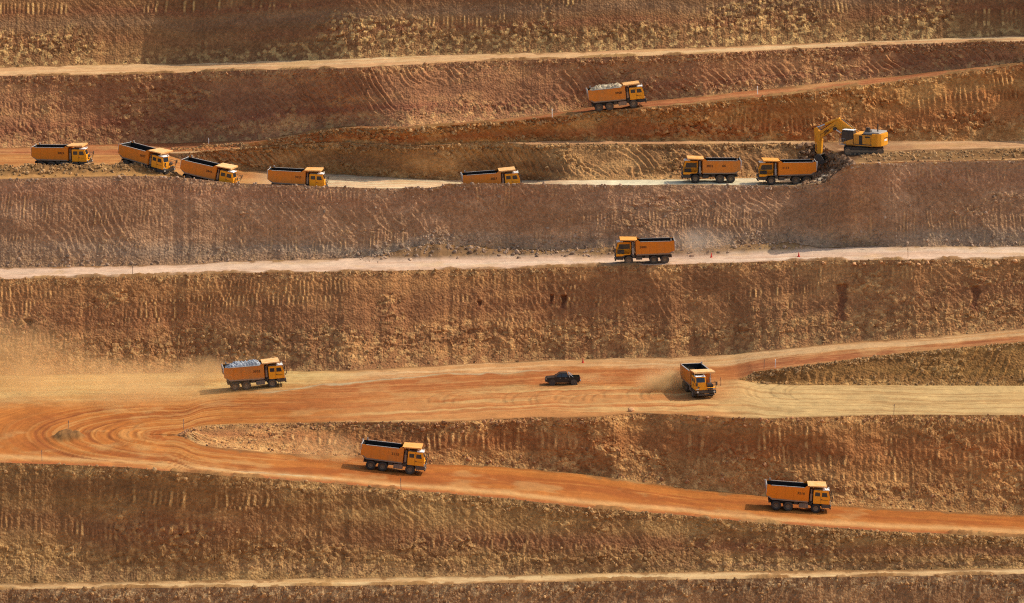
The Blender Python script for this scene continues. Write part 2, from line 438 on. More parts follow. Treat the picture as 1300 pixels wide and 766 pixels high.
    c = mixc(c, pale, np.clip(rub * sstep(.45, .95, rr) * 0.42 * P.get('paleamt', 1), 0, 1))  # light tan stones, also painting in the sunlit specks
    c = mixc(c, pale, rmask * sstep(.45, .95, tooth) * (fr_ > .45) * 0.38 * P.get('paleamt', 1))
    c = mixc(c, lin(108, 62, 42), np.clip(scar * (.3 + .9 * n_b), 0, .72))
    c = c * (0.82 + 0.36 * n_b)[..., None] * np.array([1.03, 1.0, .90])
    o = grid_obj(name, GX, GY2, GZ2, M_FACE, c, False)
    struct(o, label)
    FACES[name + str(seed)] = dict(X=GX, Y=GY2, Z=GZ2, rub=rub * (np.hypot(yc - yt, zc - zt) > .8)[None, :], crest=crest, toe=toe, wd=wd, Ls=Ls, obj=o)
    return o

def flat(name, y0, z0, y1, z1, rows, colfn, label, lipz=None, relief=0.06, berm=0.0, bx=-1e9):
    s = np.linspace(0, 1, rows)[:, None]
    GX = np.repeat(X[None, :], rows, 0)
    GY = y0 + (y1 - y0) * s
    zl = z0 if lipz is None else lipz
    GZ = z0 + (z1 - z0) * s
    if lipz is not None:                          # the loose lip falls away behind the crest
        dist = GY - y0
        GZ = GZ + (lipz - z0) * (1 - sstep(0.3, 1.7, dist))
    d0, d1 = GY - y0, y1 - GY
    col, rut = colfn(GX, GY, d0, d1, s)
    wid = np.maximum(y1 - y0, .01)
    e = sstep(0, 0.5, d0) * sstep(0, 0.5, d1)
    n = (fbm(GX / 2.2, GY / 2.2, 501, 4) - .5) * .25 + relief * rut
    f1, f2, rr, fc = worley(GX / .55, GY / .5, 503)
    GZ = GZ + n * e + bumps(GX, GY)
    if berm:                                                # loose earth pushed up along the outer edge
        pb = sstep(.38, .68, fbm(GX / 4.5, 0 * GX, 510 + rows, 3)) * (GX > bx)
        GZ = GZ + berm * pb * gauss(d0, .75, .5) * sstep(0, .35, d0) * (.4 + 1.2 * fbm(GX / .5, GY / .5, 511, 3, .6))
        col = mixc(col, lin(176, 128, 82) * (.75 + .5 * rr)[..., None], .85 * pb * sstep(1.5, .7, d0))
        cr_ = sstep(.25, -.25, d0 - 1.7 * sstep(.45, .8, fbm(GX / 1.7, GY / 4, 512, 4, .6))) * (GX > bx)
        col = mixc(col, lin(166, 118, 74), .8 * cr_)
        ct_ = sstep(.25, -.25, d1 - 2.4 * sstep(.45, .8, fbm(GX / 2.3, GY / 4, 513, 4, .6))) * (GX > bx)
        col = mixc(col, lin(160, 114, 72), .7 * ct_)
    bb = np.clip(bumps(GX, GY) / .5, 0, 1)
    col = mixc(col, lin(158, 114, 72) * (0.6 + .6 * rr)[..., None], bb * .9)
    mo = fbm(GX / 1.6, GY / 3.2, 881, 4, .6); mo2 = fbm(GX / .45, GY / .9, 882, 3, .6)
    col = col * (0.80 + .28 * mo + .12 * mo2)[..., None]
    col = mixc(col, lin(226, 180, 124), .35 * sstep(.58, .75, fbm(GX / 6, GY / 5, 883, 4, .6)))
    col = col * np.array([.575, .55, .42])
    o = grid_obj(name, GX, GY, GZ, M_ROAD, col, True)
    struct(o, label)
    return o

# ------------------------------------------------------------------ colour of the driving surfaces (tyre-track colours follow the lanes)
def streak(t, x, sc, seed, lng=22.0):
    return fbm(t / sc, x / lng, seed, 4, 0.6)

def rut_of(t, x, seed):
    return (fbm(t / 0.5, x / 12, seed, 3, 0.7) - .5) * 2

CREAM, SAND, ORNG, RUST, PINK, WHITE = lin(238, 200, 140), lin(226, 176, 112), lin(212, 128, 62), lin(176, 92, 46), lin(232, 184, 148), lin(236, 214, 180)
def col_simple(a, b, c, seed, sc=0.9):
    def fn(GX, GY, d0, d1, s):
        t = d0 + 0.5 * (fbm(GX / 12, 0 * GX, seed + 5, 2) - .5)
        k = streak(t, GX, sc, seed); k2 = streak(t, GX, sc * 2.4, seed + 1, 40)
        col = mixc(a + 0 * k[..., None], b, sstep(.38, .62, k))
        col = mixc(col, c, sstep(.5, .7, k2) * .8)
        n = fbm(GX / 3, GY / 3, seed + 3, 3)
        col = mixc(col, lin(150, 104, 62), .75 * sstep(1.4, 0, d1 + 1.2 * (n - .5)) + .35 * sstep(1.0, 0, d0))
        return col * (0.9 + .2 * n)[..., None], rut_of(t, GX, seed + 2)
    return fn

def lane(GX, GY, up):
    """distance from the wedge inside the hairpin: the lanes bend round its nose"""
    base = np.where(up, GY - np.interp(GX, X, c2), np.interp(GX, X, t2) - GY)
    dn = np.hypot(np.minimum(GX - XT2, 0), GY - ytip2)
    return np.where(GX < XT2, dn, base)

def arc(GX, GY):
    return np.where(GX < XT2, -14 * np.arctan2(np.maximum(XT2 - GX, 0), np.abs(GY - ytip2) + 1e-3), GX - XT2)

TRK = []
def _arcs():
    r = random.Random(5)
    for (u, v, R, a0, a1, cnt, st) in ((545, 509, 5.0, 100, 200, 3, 2.2), (632, 508, 8.0, 95, 200, 5, 2.0), (700, 509, 6.0, 110, 190, 4, 1.9), (770, 503, 7.0, 120, 200, 5, 2.2), (948, 500, 7.0, 100, 220, 5, 1.5), (130, 545, 7, 120, 250, 3, 1.8)):
        p = at_road(u, v, zM)
        for i in range(cnt):
            TRK.append((p[0] + i * st + r.uniform(-.4, .4) + R, p[1] + r.uniform(-1, 1), R + r.uniform(-.8, .8), radians(a0), radians(a1)))
_arcs()
def tracks(GX, GY):
    m = np.zeros(GX.shape)
    for (cx, cy, R, a0, a1) in TRK:
        d = np.abs(np.hypot(GX - cx, (GY - cy) * .8) - R)
        a = np.mod(np.arctan2(GY - cy, GX - cx), 2 * pi)
        m = np.maximum(m, sstep(.42, .12, d) * sstep(a0 - .15, a0 + .15, a) * sstep(a1 + .15, a1 - .15, a))
    return m

def turning_ground(GX, GY, col, k, k2, n):
    dT = np.interp(GX, X, t3) - GY                    # metres in front of the toe of the tall face
    kk = fbm(dT / .9 + .25 * n, GX / 26, 651, 4, .62); kb = fbm(dT / 3.2, GX / 40, 652, 3)
    e = np.interp(GX, [-90, -50, -38, -25, -10, 10, 25, 36, 80], [20, 19, 15, 9, 6, 6, 8, 8, 6]) + 5 * (n - .5)
    lo = sstep(-34, -16, GX) * sstep(e + 10, e + 15, dT)
    pal = mixc(lin(214, 146, 90) + 0 * k[..., None], lin(228, 178, 122), sstep(.45, .62, fbm(dT / 2.2, GX / 22, 653, 4, .6)))
    pal = mixc(pal, lin(196, 116, 62), sstep(.52, .68, fbm(dT / 1.4, GX / 30, 654, 4, .6)) * .7)
    col = mixc(col, pal, lo)
    dk = sstep(e - 1, e + 2, dT) * sstep(e + 15, e + 10, dT) * sstep(-40, -22, GX) * sstep(34, 22, GX)
    col = mixc(col, mixc(lin(190, 112, 60) + 0 * k[..., None], lin(210, 140, 84), sstep(.42, .62, kk)), dk)
    cw_ = np.interp(GX, [-50, -25, 0], [8, 4, 1.5])
    cr = sstep(e + cw_, e - cw_, dT + 2.5 * (k - .5))
    crc = mixc(lin(226, 180, 120) + 0 * k[..., None], lin(236, 200, 142), sstep(.4, .62, kk))
    crc = mixc(crc, mixc(lin(222, 164, 114) + 0 * k[..., None], lin(236, 190, 146), sstep(.4, .62, kk)), sstep(-34, -18, GX))
    crc = mixc(crc, lin(206, 146, 90), sstep(.52, .7, kb) * .55 * sstep(-30, -10, GX))
    col = mixc(col, crc, cr)
    col = mixc(col, lin(204, 190, 162), gauss(dT, e + 1.2, .55) * sstep(-42, -34, GX) * sstep(10, 0, GX) * .75)
    rt = sstep(26, 38, GX)
    zc_ = np.interp(GX, X, c25)
    ylw = mixc(lin(228, 190, 138) + 0 * k[..., None], lin(204, 160, 110), sstep(.45, .68, fbm(dT / .9, GX / 14, 605, 4, .6)))
    col = mixc(col, ylw, rt * sstep(1.5, -1.5, GY - zc_))
    red = mixc(lin(184, 110, 68) + 0 * k[..., None], lin(208, 142, 94), sstep(.45, .62, kk))
    col = mixc(col, red, rt * sstep(-1.5, 1.5, GY - zc_) * (1 - cr))
    return col

def col_haul(up):
    def fn(GX, GY, d0, d1, s):
        t = lane(GX, GY, up)
        t = t + 1.0 * (fbm(GX / 14, GY / 14, 611, 2) - .5)
        ang = arc(GX, GY)
        k = fbm(t / 0.8, ang / 24, 601, 4, .62); k2 = fbm(t / 3.4, ang / 30, 602, 4)
        br = fbm(GX / 7, GY / 10, 612, 3)
        col = mixc(lin(200, 120, 54) + 0 * k[..., None], lin(182, 102, 44), sstep(.48, .68, k2))
        col = mixc(col, lin(222, 148, 78), sstep(.46, .70, k) * .55 * sstep(.3, .6, br))
        n = fbm(GX / 5, GY / 5, 603, 4)
        if up:
            col = turning_ground(GX, GY, col, k, k2, n)
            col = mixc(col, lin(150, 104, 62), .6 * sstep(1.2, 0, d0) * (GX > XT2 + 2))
        else:
            edge = gauss(d0, 3.4 + 1.5 * (fbm(GX / 20, 0 * GX, 606, 2) - .5), 1.5)
            col = mixc(col, lin(240, 186, 130), edge * .75)
            col = mixc(col, WHITE, gauss(d0, 3.0 - .02 * (GX + 20), .42) * sstep(-46, -36, GX) * sstep(-12, -20, GX) * .8 * sstep(.3, .55, fbm(GX / 3, 0 * GX, 607, 3)))
            col = mixc(col, lin(188, 104, 62), sstep(1.8, .4, d0) * .7)
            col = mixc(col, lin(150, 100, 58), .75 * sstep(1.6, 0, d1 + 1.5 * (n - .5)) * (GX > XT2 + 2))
        trk = tracks(GX, GY)
        lw = fbm(t / .55, ang / 20, 613, 2, .5)
        ln_ = sstep(.60, .70, lw) * sstep(-28, -38, GX) * sstep(26, 18, t)          # curved tyre marks round the hairpin
        col = mixc(col, lin(232, 172, 108), ln_ * .45)
        col = mixc(col, lin(150, 78, 34), sstep(.38, .27, lw) * sstep(-28, -38, GX) * sstep(26, 18, t) * .65)
        col = col * (1 - .09 * trk)[..., None]
        return col * (0.88 + .24 * n)[..., None], (fbm(t / 0.42, ang / 9, 608, 3, .7) - .5) * 2 * (0.5 + 1.5 * sstep(.45, .6, fbm(GX / 9, GY / 9, 609, 2))) + 1.5 * (lw - .5) * sstep(-28, -38, GX) - .8 * trk
    return fn

def col_ramp(GX, GY, d0, d1, s):
    col, rut = col_haul(True)(GX, GY, d0 + 5, d1, s)
    n = fbm(GX / 4, GY / 4, 625, 3)
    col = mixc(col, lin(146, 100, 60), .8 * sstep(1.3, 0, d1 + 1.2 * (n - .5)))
    return col, rut

def col_truckbench(GX, GY, d0, d1, s):
    t = d0
    k = streak(t, GX, .8, 631); n = fbm(GX / 4, GY / 4, 632, 3)
    pale = mixc(lin(244, 200, 166) + 0 * k[..., None], lin(250, 224, 192), sstep(.42, .62, k))
    wh = sstep(5, 18, GX) * sstep(46, 34, GX)
    pale = mixc(pale, lin(255, 246, 226), wh * .85)
    lf = sstep(-34, -44, GX)
    tan_ = mixc(lin(214, 150, 92) + 0 * k[..., None], lin(200, 128, 72), sstep(.45, .62, k))
    tan_ = mixc(tan_, lin(226, 172, 108), sstep(14, 8, t) * .7)
    col = mixc(pale, tan_, lf)
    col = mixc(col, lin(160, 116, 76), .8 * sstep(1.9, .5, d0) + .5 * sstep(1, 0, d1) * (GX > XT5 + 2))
    return col * (.88 + .24 * n)[..., None], rut_of(t, GX, 633) * (1 + 2 * lf)

# ------------------------------------------------------------------ terrain, front to back
BR1, BR2, BR3 = lin(158, 110, 66), lin(138, 96, 60), lin(176, 124, 74)
def cols(*a): return [lin(*c) for c in a]

yF = c0 - 7.0
pfx = np.array([-420., 420.])
def far_sheet(name, xs, ys, zs, col, label):
    GX, GY = np.meshgrid(xs, ys); GZ = np.repeat(np.asarray(zs)[:, None], len(xs), 1) + (fbm(GX / 30, GY / 30, 700, 3) - .5) * 1.5
    return struct(grid_obj(name, GX, GY, GZ, M_ROAD, np.broadcast_to(col, GX.shape + (3,)), True), label)

fl_y = np.array([-140, -100, -60, -30, -20, -14])
far_sheet('pit_floor', np.linspace(-420, 420, 60), np.concatenate([[-560, -400, -250], fl_y, [-6, 0]]), [60, 20, -6, -13, -13, -13, -13, -13, -13, -13, -13], lin(196, 148, 94), 'sandy pit floor below the lowest face')

face('mine_face', c0 - 7.5, zR0 - 14, c0, zR0, 62, dict(seed=100, cols=cols((138, 102, 70), (124, 92, 64), (150, 114, 78)), crest=2.2, diag=.7, ribs=-.05, rub=-.05, dl=-1, pale=lin(206, 176, 130)), 'dusky face below the lowest road')
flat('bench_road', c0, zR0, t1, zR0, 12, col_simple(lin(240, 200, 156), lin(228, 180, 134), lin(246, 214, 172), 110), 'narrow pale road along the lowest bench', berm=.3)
face('mine_face', t1, zR0, c1, zR1, 78, dict(seed=120, ribamp=.85, cols=cols((150, 112, 68), (132, 94, 58), (158, 122, 76)), talus=.26, crest=1.6, ribs=.06, sp=.78, diag=.35, dl=1, rub=-.02,
     strata=[(.45, .16, lin(128, 84, 56), .8), (.08, .07, lin(146, 108, 72), .8)]), 'tall brown face under the lower haul road')
flat('haul_road', c1, zR1, t2, zR1, 40, col_haul(False), 'orange haul road sloping down to the right', relief=.07, berm=.4, bx=-47)
face('mine_face', t2, zR1, c2, zM, 70, dict(seed=140, cols=cols((160, 112, 66), (146, 98, 58), (172, 124, 74)), talus=.22, crest=1.5, ribs=.05, sp=.85, rub=.0, med=1.3, rowh=4,
     strata=[(.6, .2, lin(150, 92, 52), .7)]), 'wedge face inside the hairpin bend')
flat('haul_road', c2, zM, t25, z25t, 96, col_haul(True), 'wide orange and cream turning ground at the hairpin', relief=.08)
face('mine_face', t25, z25t, c25, z25c, 40, dict(seed=160, cols=cols((146, 106, 58), (134, 94, 52), (158, 116, 66)), talus=.12, crest=.9, ribs=-.2, diag=1.0, dl=-.6, rub=-.04, pw=.95), 'low olive face under the upper ramp')
flat('ramp_road', c25, z25c, t3, zR2, 40, col_ramp, 'pale and red ramp climbing to the right')
face('mine_face', t3, zR2, c3, zR3, 84, dict(seed=180, ribamp=.85, cols=cols((160, 112, 70), (146, 100, 64), (170, 122, 76)), talus=.36, crest=1.1, ribs=.07, sp=.66, diag=.3, rub=-.04, rowh=2.6,
     scars=[(at(1072, 375, 27)[0], 4.2, 10.5, 1.0, .45), (at(1244, 375, 28)[0], 4.6, 9.0, .85, .4), (at(716, 380, 25)[0], 4.6, 6.8, .55, .7), (at(700, 380, 25)[0], 4.4, 5.9, .35, .5), (at(608, 385, 24)[0], 5.2, 6.6, .4, .4), (at(38, 410, 22)[0], 7.0, 8.6, .8, .5)],
     strata=[(.55, .18, lin(142, 94, 62), .7)]), 'tall brown face with shovel tooth marks below the pinkish road')
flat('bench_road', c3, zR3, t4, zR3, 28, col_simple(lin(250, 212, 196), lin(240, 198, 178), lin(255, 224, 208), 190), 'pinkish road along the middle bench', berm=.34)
face('mine_face', t4, zR3, c4, z4c, 76, dict(seed=200, ribamp=.6, cols=cols((164, 126, 94), (156, 116, 84), (170, 132, 100)), talus=.05, crest=.5, ribs=.13, sp=.58, diag=.45, dl=1, rub=-.10, rowh=5,
     strata=[(.12, .10, lin(150, 126, 104), .9), (.42, .14, lin(148, 106, 76), .7), (.8, .14, lin(162, 114, 84), .6)], paleamt=.5), 'mauve brown face below the row of trucks')
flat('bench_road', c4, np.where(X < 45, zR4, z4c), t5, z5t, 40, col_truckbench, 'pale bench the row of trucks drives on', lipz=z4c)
face('mine_face', t5, z5t, c5, z5c, 36, dict(seed=220, cols=cols((164, 120, 74), (146, 104, 66), (176, 132, 84)), talus=.1, crest=1.2, ribs=-.12, diag=1.0, dl=1, rub=.02, med=1.0, diagamp=1.5, rockamp=.85), 'low ochre face behind the row of trucks')
def col_ledge(GX, GY, d0, d1, s):
    col, rut = col_simple(lin(236, 184, 142), lin(222, 164, 122), lin(244, 198, 156), 230)(GX, GY, d0, d1, s)
    n = fbm(GX / 2.2, GY / 2.2, 235, 4)
    d4 = GY - np.interp(GX, X, c4)
    br = sstep(46, 50, GX) * sstep(14.5, 12.0, d4 + 3 * (n - .5)) * sstep(1.0, 2.2, d4 + 1.5 * (n - .5))
    muck = gauss(GX, 55, 8) * sstep(.2, .6, n + .2) * sstep(1, 2.5, d4)
    col = mixc(col, mixc(lin(140, 100, 64) + 0 * n[..., None], lin(168, 124, 80), sstep(.4, .65, n)), np.clip(br, 0, 1))
    col = mixc(col, lin(122, 82, 54), np.clip(muck, 0, 1) * .8)
    return col, rut
flat('ledge', c5, z5c, t5b, ztb, 44, col_ledge, 'narrow ledge that widens into the excavator platform')
face('mine_face', t5b, ztb, c5b, z5b, 54, dict(seed=240, cols=cols((174, 118, 66), (160, 98, 54), (184, 134, 78)), talus=.15, crest=1.3, ribs=.22, sp=.8, diag=.5, rub=.03, rowh=4, med=1.2, dash=3.0, ribamp=2.4, rockamp=.8,
     strata=[(.35, .18, lin(158, 92, 52), .8)]), 'ochre ribbed face behind the excavator')
flat('ramp_road', c5b, z5b, t6, zR5, 24, col_simple(lin(196, 122, 78), lin(180, 104, 64), lin(214, 146, 98), 250), 'narrow red ramp climbing to the right', berm=.3, bx=-53)
face('mine_face', t6, zR5, c6, zR6, 66, dict(seed=260, cols=cols((160, 110, 74), (148, 100, 68), (168, 120, 78)), talus=.22, crest=1.6, ribs=-.2, diag=1.15, dl=1, rub=.0,
     strata=[(.28, .08, lin(140, 86, 60), .75)]), 'reddish face with leaning scrape marks above the red ramp')
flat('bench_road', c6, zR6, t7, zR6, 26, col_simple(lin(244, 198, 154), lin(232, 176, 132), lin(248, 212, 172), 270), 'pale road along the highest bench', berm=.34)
kt = np.exp(-np.linspace(-2, 2, 181) ** 2); kt /= kt.sum()
c7 = np.convolve(np.pad(t7, 90, mode='edge'), kt, 'valid') + 8.5; z7 = zR6 + 14.0
face('mine_face', t7, zR6, c7, z7, 76, dict(seed=280, cols=cols((142, 102, 64), (136, 94, 60), (150, 108, 68)), talx=[(-90, .33), (-74, .33), (-68, .02), (-42, .05), (-34, .2), (-30, .48), (-18, .48), (-14, .25), (3, .2), (6, .5), (8, .18), (27, .25), (40, .5), (50, .45), (54, .12), (60, .28), (70, .3), (74, .06), (90, .05)], crest=1.0, ribs=-.06, sp=.72, rub=-.2, diag=.25, rockamp=.5, paleamt=1.5, pale=lin(222, 180, 116), fine=.12,
     strata=[(.62, .05, lin(132, 84, 56), .9), (.3, .05, lin(140, 90, 60), .7), (.48, .08, lin(140, 110, 84), .6)]), 'olive brown face above the highest road')
XS = X[::40]
GXp = np.repeat(X[None, ::20], 6, 0)
yy0 = c7[::20]
GYp = np.vstack([yy0, yy0 + 6, yy0 + 20, yy0 * 0 + 300, yy0 * 0 + 900, yy0 * 0 + 3000]); GZp = np.vstack([z7[::20]] * 3 + [z7[::20] * 0 + 76, z7[::20] * 0 + 80, z7[::20] * 0 + 80])
struct(grid_obj('plateau', GXp, GYp, GZp, M_ROAD, np.broadcast_to(lin(206, 156, 100), GXp.shape + (3,)), True), 'ground above the pit rim')

# ------------------------------------------------------------------ small mesh toolkit
class MB:
    def __init__(s): s.v = []; s.f = []
    def add(s, vs, fs):
        b = len(s.v); s.v += [tuple(map(float, p)) for p in vs]; s.f += [tuple(b + i for i in f) for f in fs]; return s
    def box(s, x0, x1, y0, y1, z0, z1):
        return s.add([(x0, y0, z0), (x1, y0, z0), (x1, y1, z0), (x0, y1, z0), (x0, y0, z1), (x1, y0, z1), (x1, y1, z1), (x0, y1, z1)],
                     [(0, 3, 2, 1), (4, 5, 6, 7), (0, 1, 5, 4), (1, 2, 6, 5), (2, 3, 7, 6), (3, 0, 4, 7)])
    def prism(s, poly, y0, y1):                      # polygon in x,z drawn out along y
        n = len(poly)
        a = [(x, y0, z) for x, z in poly] + [(x, y1, z) for x, z in poly]
        return s.add(a, [tuple(range(n)), tuple(range(2 * n - 1, n - 1, -1))] + [(i, i + n, (i + 1) % n + n, (i + 1) % n) for i in range(n)])
    def cyl(s, p, q, r, n=12, r2=None):
        p, q = Vector(p), Vector(q); d = (q - p).normalized()
        a = d.orthogonal().normalized(); b = d.cross(a)
        r2 = r if r2 is None else r2
        vs = [p + (a * cos(2 * pi * i / n) + b * sin(2 * pi * i / n)) * r for i in range(n)] + [q + (a * cos(2 * pi * i / n) + b * sin(2 * pi * i / n)) * r2 for i in range(n)]
        return s.add(vs, [(i, (i + 1) % n, (i + 1) % n + n, i + n) for i in range(n)] + [tuple(range(n - 1, -1, -1)), tuple(range(n, 2 * n))])
    def tube(s, pts, r, n=6):
        for a, b in zip(pts[:-1], pts[1:]): s.cyl(a, b, r, n)
        return s
    def lathe(s, prof, n=24, c=(0, 0, 0)):           # profile (radius, y) turned about the y axis
        m = len(prof); vs = []
        for i in range(n):
            t = 2 * pi * i / n
            vs += [(c[0] + r * cos(t), c[1] + y, c[2] + r * sin(t)) for r, y in prof]
        fs = []
        for i in range(n):
            j = (i + 1) % n
            for k in range(m - 1): fs.append((i * m + k, i * m + k + 1, j * m + k + 1, j * m + k))
        return s.add(vs, fs)
    def mesh(s, name, mat, bevel=0.0, smooth=False):
        bm = bmesh.new()
        vs = [bm.verts.new(p) for p in s.v]
        for f in s.f:
            try: bm.faces.new([vs[i] for i in f])
            except ValueError: pass
        bmesh.ops.recalc_face_normals(bm, faces=bm.faces)
        if bevel:
            bmesh.ops.bevel(bm, geom=[e for e in bm.edges if e.is_manifold and e.calc_face_angle(0) > .5], offset=bevel, segments=2, affect='EDGES', clamp_overlap=True)
        me = bpy.data.meshes.new(name); bm.to_mesh(me); bm.free()
        me.materials.append(mat)
        if smooth:
            me.shade_smooth() if hasattr(me, 'shade_smooth') else None
            me.set_sharp_from_angle(angle=radians(35))
        return me

def obj(name, me, parent=None):
    o = bpy.data.objects.new(name, me); COL.objects.link(o)
    if parent is not None: o.parent = parent
    return o
def tag(o, label, cat, group=None):
    o['label'] = label; o['category'] = cat
    if group: o['group'] = group
    return o
def empty(name, M):
    o = bpy.data.objects.new(name, None); COL.objects.link(o); o.empty_display_size = .3
    o.matrix_world = M
    return o

def paint(name, c, dust=(0.52, 0.36, 0.21), amt=0.35, rough=0.55, scale=1.3, metal=0.0, zdust=None):
    m, N, Lk, P = new_mat(name)
    tc = N.new('ShaderNodeTexCoord')
    n1 = N.new('ShaderNodeTexNoise'); n1.inputs['Scale'].default_value = scale; n1.inputs['Detail'].default_value = 6; n1.inputs['Roughness'].default_value = .68
    oi = N.new('ShaderNodeObjectInfo')
    va = N.new('ShaderNodeVectorMath'); va.operation = 'MULTIPLY_ADD'; va.inputs[1].default_value = (1, 1, 1)
    cmb = N.new('ShaderNodeCombineXYZ'); mm = N.new('ShaderNodeMath'); mm.operation = 'MULTIPLY'; mm.inputs[1].default_value = 37.0
    Lk.new(oi.outputs['Random'], mm.inputs[0]); Lk.new(mm.outputs[0], cmb.inputs[0])
    Lk.new(tc.outputs['Object'], va.inputs[0]); Lk.new(cmb.outputs[0], va.inputs[2])
    Lk.new(va.outputs[0], n1.inputs['Vector'])
    r = N.new('ShaderNodeMapRange'); r.inputs[1].default_value = .35; r.inputs[2].default_value = .75; r.inputs[3].default_value = amt * .25; r.inputs[4].default_value = amt
    Lk.new(n1.outputs['Fac'], r.inputs[0])
    vr = N.new('ShaderNodeMapRange'); vr.inputs[3].default_value = .45; vr.inputs[4].default_value = 1.9
    Lk.new(oi.outputs['Random'], vr.inputs[0])
    vm_ = N.new('ShaderNodeMath'); vm_.operation = 'MULTIPLY'; vm_.use_clamp = True
    Lk.new(r.outputs[0], vm_.inputs[0]); Lk.new(vr.outputs[0], vm_.inputs[1])
    fac = vm_.outputs[0]
    if zdust:
        sp_ = N.new('ShaderNodeSeparateXYZ'); Lk.new(tc.outputs['Object'], sp_.inputs[0])
        zr = N.new('ShaderNodeMapRange'); zr.inputs[1].default_value = zdust[0]; zr.inputs[2].default_value = zdust[1]; zr.inputs[3].default_value = zdust[2]; zr.inputs[4].default_value = 0
        Lk.new(sp_.outputs[2], zr.inputs[0])
        ad = N.new('ShaderNodeMath'); ad.operation = 'ADD'; ad.use_clamp = True
        Lk.new(fac, ad.inputs[0]); Lk.new(zr.outputs[0], ad.inputs[1]); fac = ad.outputs[0]
    mx = N.new('ShaderNodeMix'); mx.data_type = 'RGBA'
    mx.inputs[6].default_value = (*c, 1); mx.inputs[7].default_value = (*dust, 1)
    Lk.new(fac, mx.inputs[0]); Lk.new(mx.outputs[2], P.inputs['Base Color'])
    P.inputs['Roughness'].default_value = rough; P.inputs['Metallic'].default_value = metal
    P.inputs['Specular IOR Level'].default_value = .22
    return m

M_ORANGE = paint('orange_paint', (0.72, 0.198, 0.003), dust=(.40, .20, .07), amt=.42, scale=.9, zdust=(1.4, 1.9, .40))
M_CANOPY = paint('canopy_painted_sunlight', (0.74, 0.27, 0.015), dust=(.78, .55, .28), amt=.55)  # paler orange with cream mottling: sunlight on the canopy put into its colour
M_CAB = paint('cab_paint', (0.86, 0.32, 0.005), dust=(.5, .3, .14), amt=.10)
M_YEL = paint('yellow_paint', (0.80, 0.315, 0.005), dust=(.4, .24, .11), amt=.30)
M_DARK = paint('dark_steel', (0.020, 0.020, 0.022), amt=.18)
M_LINER = paint('worn_liner', (0.007, 0.0075, 0.008), amt=.02, rough=.9)
M_PALE = paint('worn_pale_steel', (0.52, 0.50, 0.46), amt=.45, rough=.5)
M_RAIL = paint('worn_rail', (0.30, 0.29, 0.27), amt=.4, rough=.5)
M_WHITE = paint('white_panel', (0.78, 0.80, 0.76), amt=.15, rough=.4)
M_TYRE = paint('dusty_tyre', (0.022, 0.021, 0.020), dust=(.22, .15, .09), amt=.38, rough=.9)
M_RIM = paint('dusty_rim', (0.16, 0.11, 0.07), dust=(.30, .2, .11), amt=.6, rough=.8)
M_TANK = paint('dusty_tank', (0.16, 0.13, 0.10), dust=(.36, .22, .13), amt=.7, rough=.8)
M_LETTER = paint('dark_lettering', (0.03, 0.014, 0.008), dust=(.4, .16, .03), amt=.35, scale=4)
M_CHROME = paint('bare_rod', (0.6, 0.6, 0.58), amt=.2, rough=.25, metal=.6)
M_BLACKP = paint('black_car_paint', (0.012, 0.014, 0.015), dust=(.2, .13, .08), amt=.16, rough=.3)
M_RED = paint('red_plastic', (.65, .03, .02), amt=.1)
def glass(name, c, rough=.08):
    m, N, Lk, P = new_mat(name)
    tc = N.new('ShaderNodeTexCoord'); n1 = N.new('ShaderNodeTexNoise'); n1.inputs['Scale'].default_value = 2.5
    r = N.new('ShaderNodeMapRange'); r.inputs[3].default_value = rough; r.inputs[4].default_value = rough + .25
    Lk.new(tc.outputs['Object'], n1.inputs['Vector']); Lk.new(n1.outputs[0], r.inputs[0]); Lk.new(r.outputs[0], P.inputs['Roughness'])
    P.inputs['Base Color'].default_value = (*c, 1)
    return m
M_GLASS = glass('tinted_glass', (.02, .026, .032))
M_LAMP = glass('lamp_glass', (.6, .55, .45))

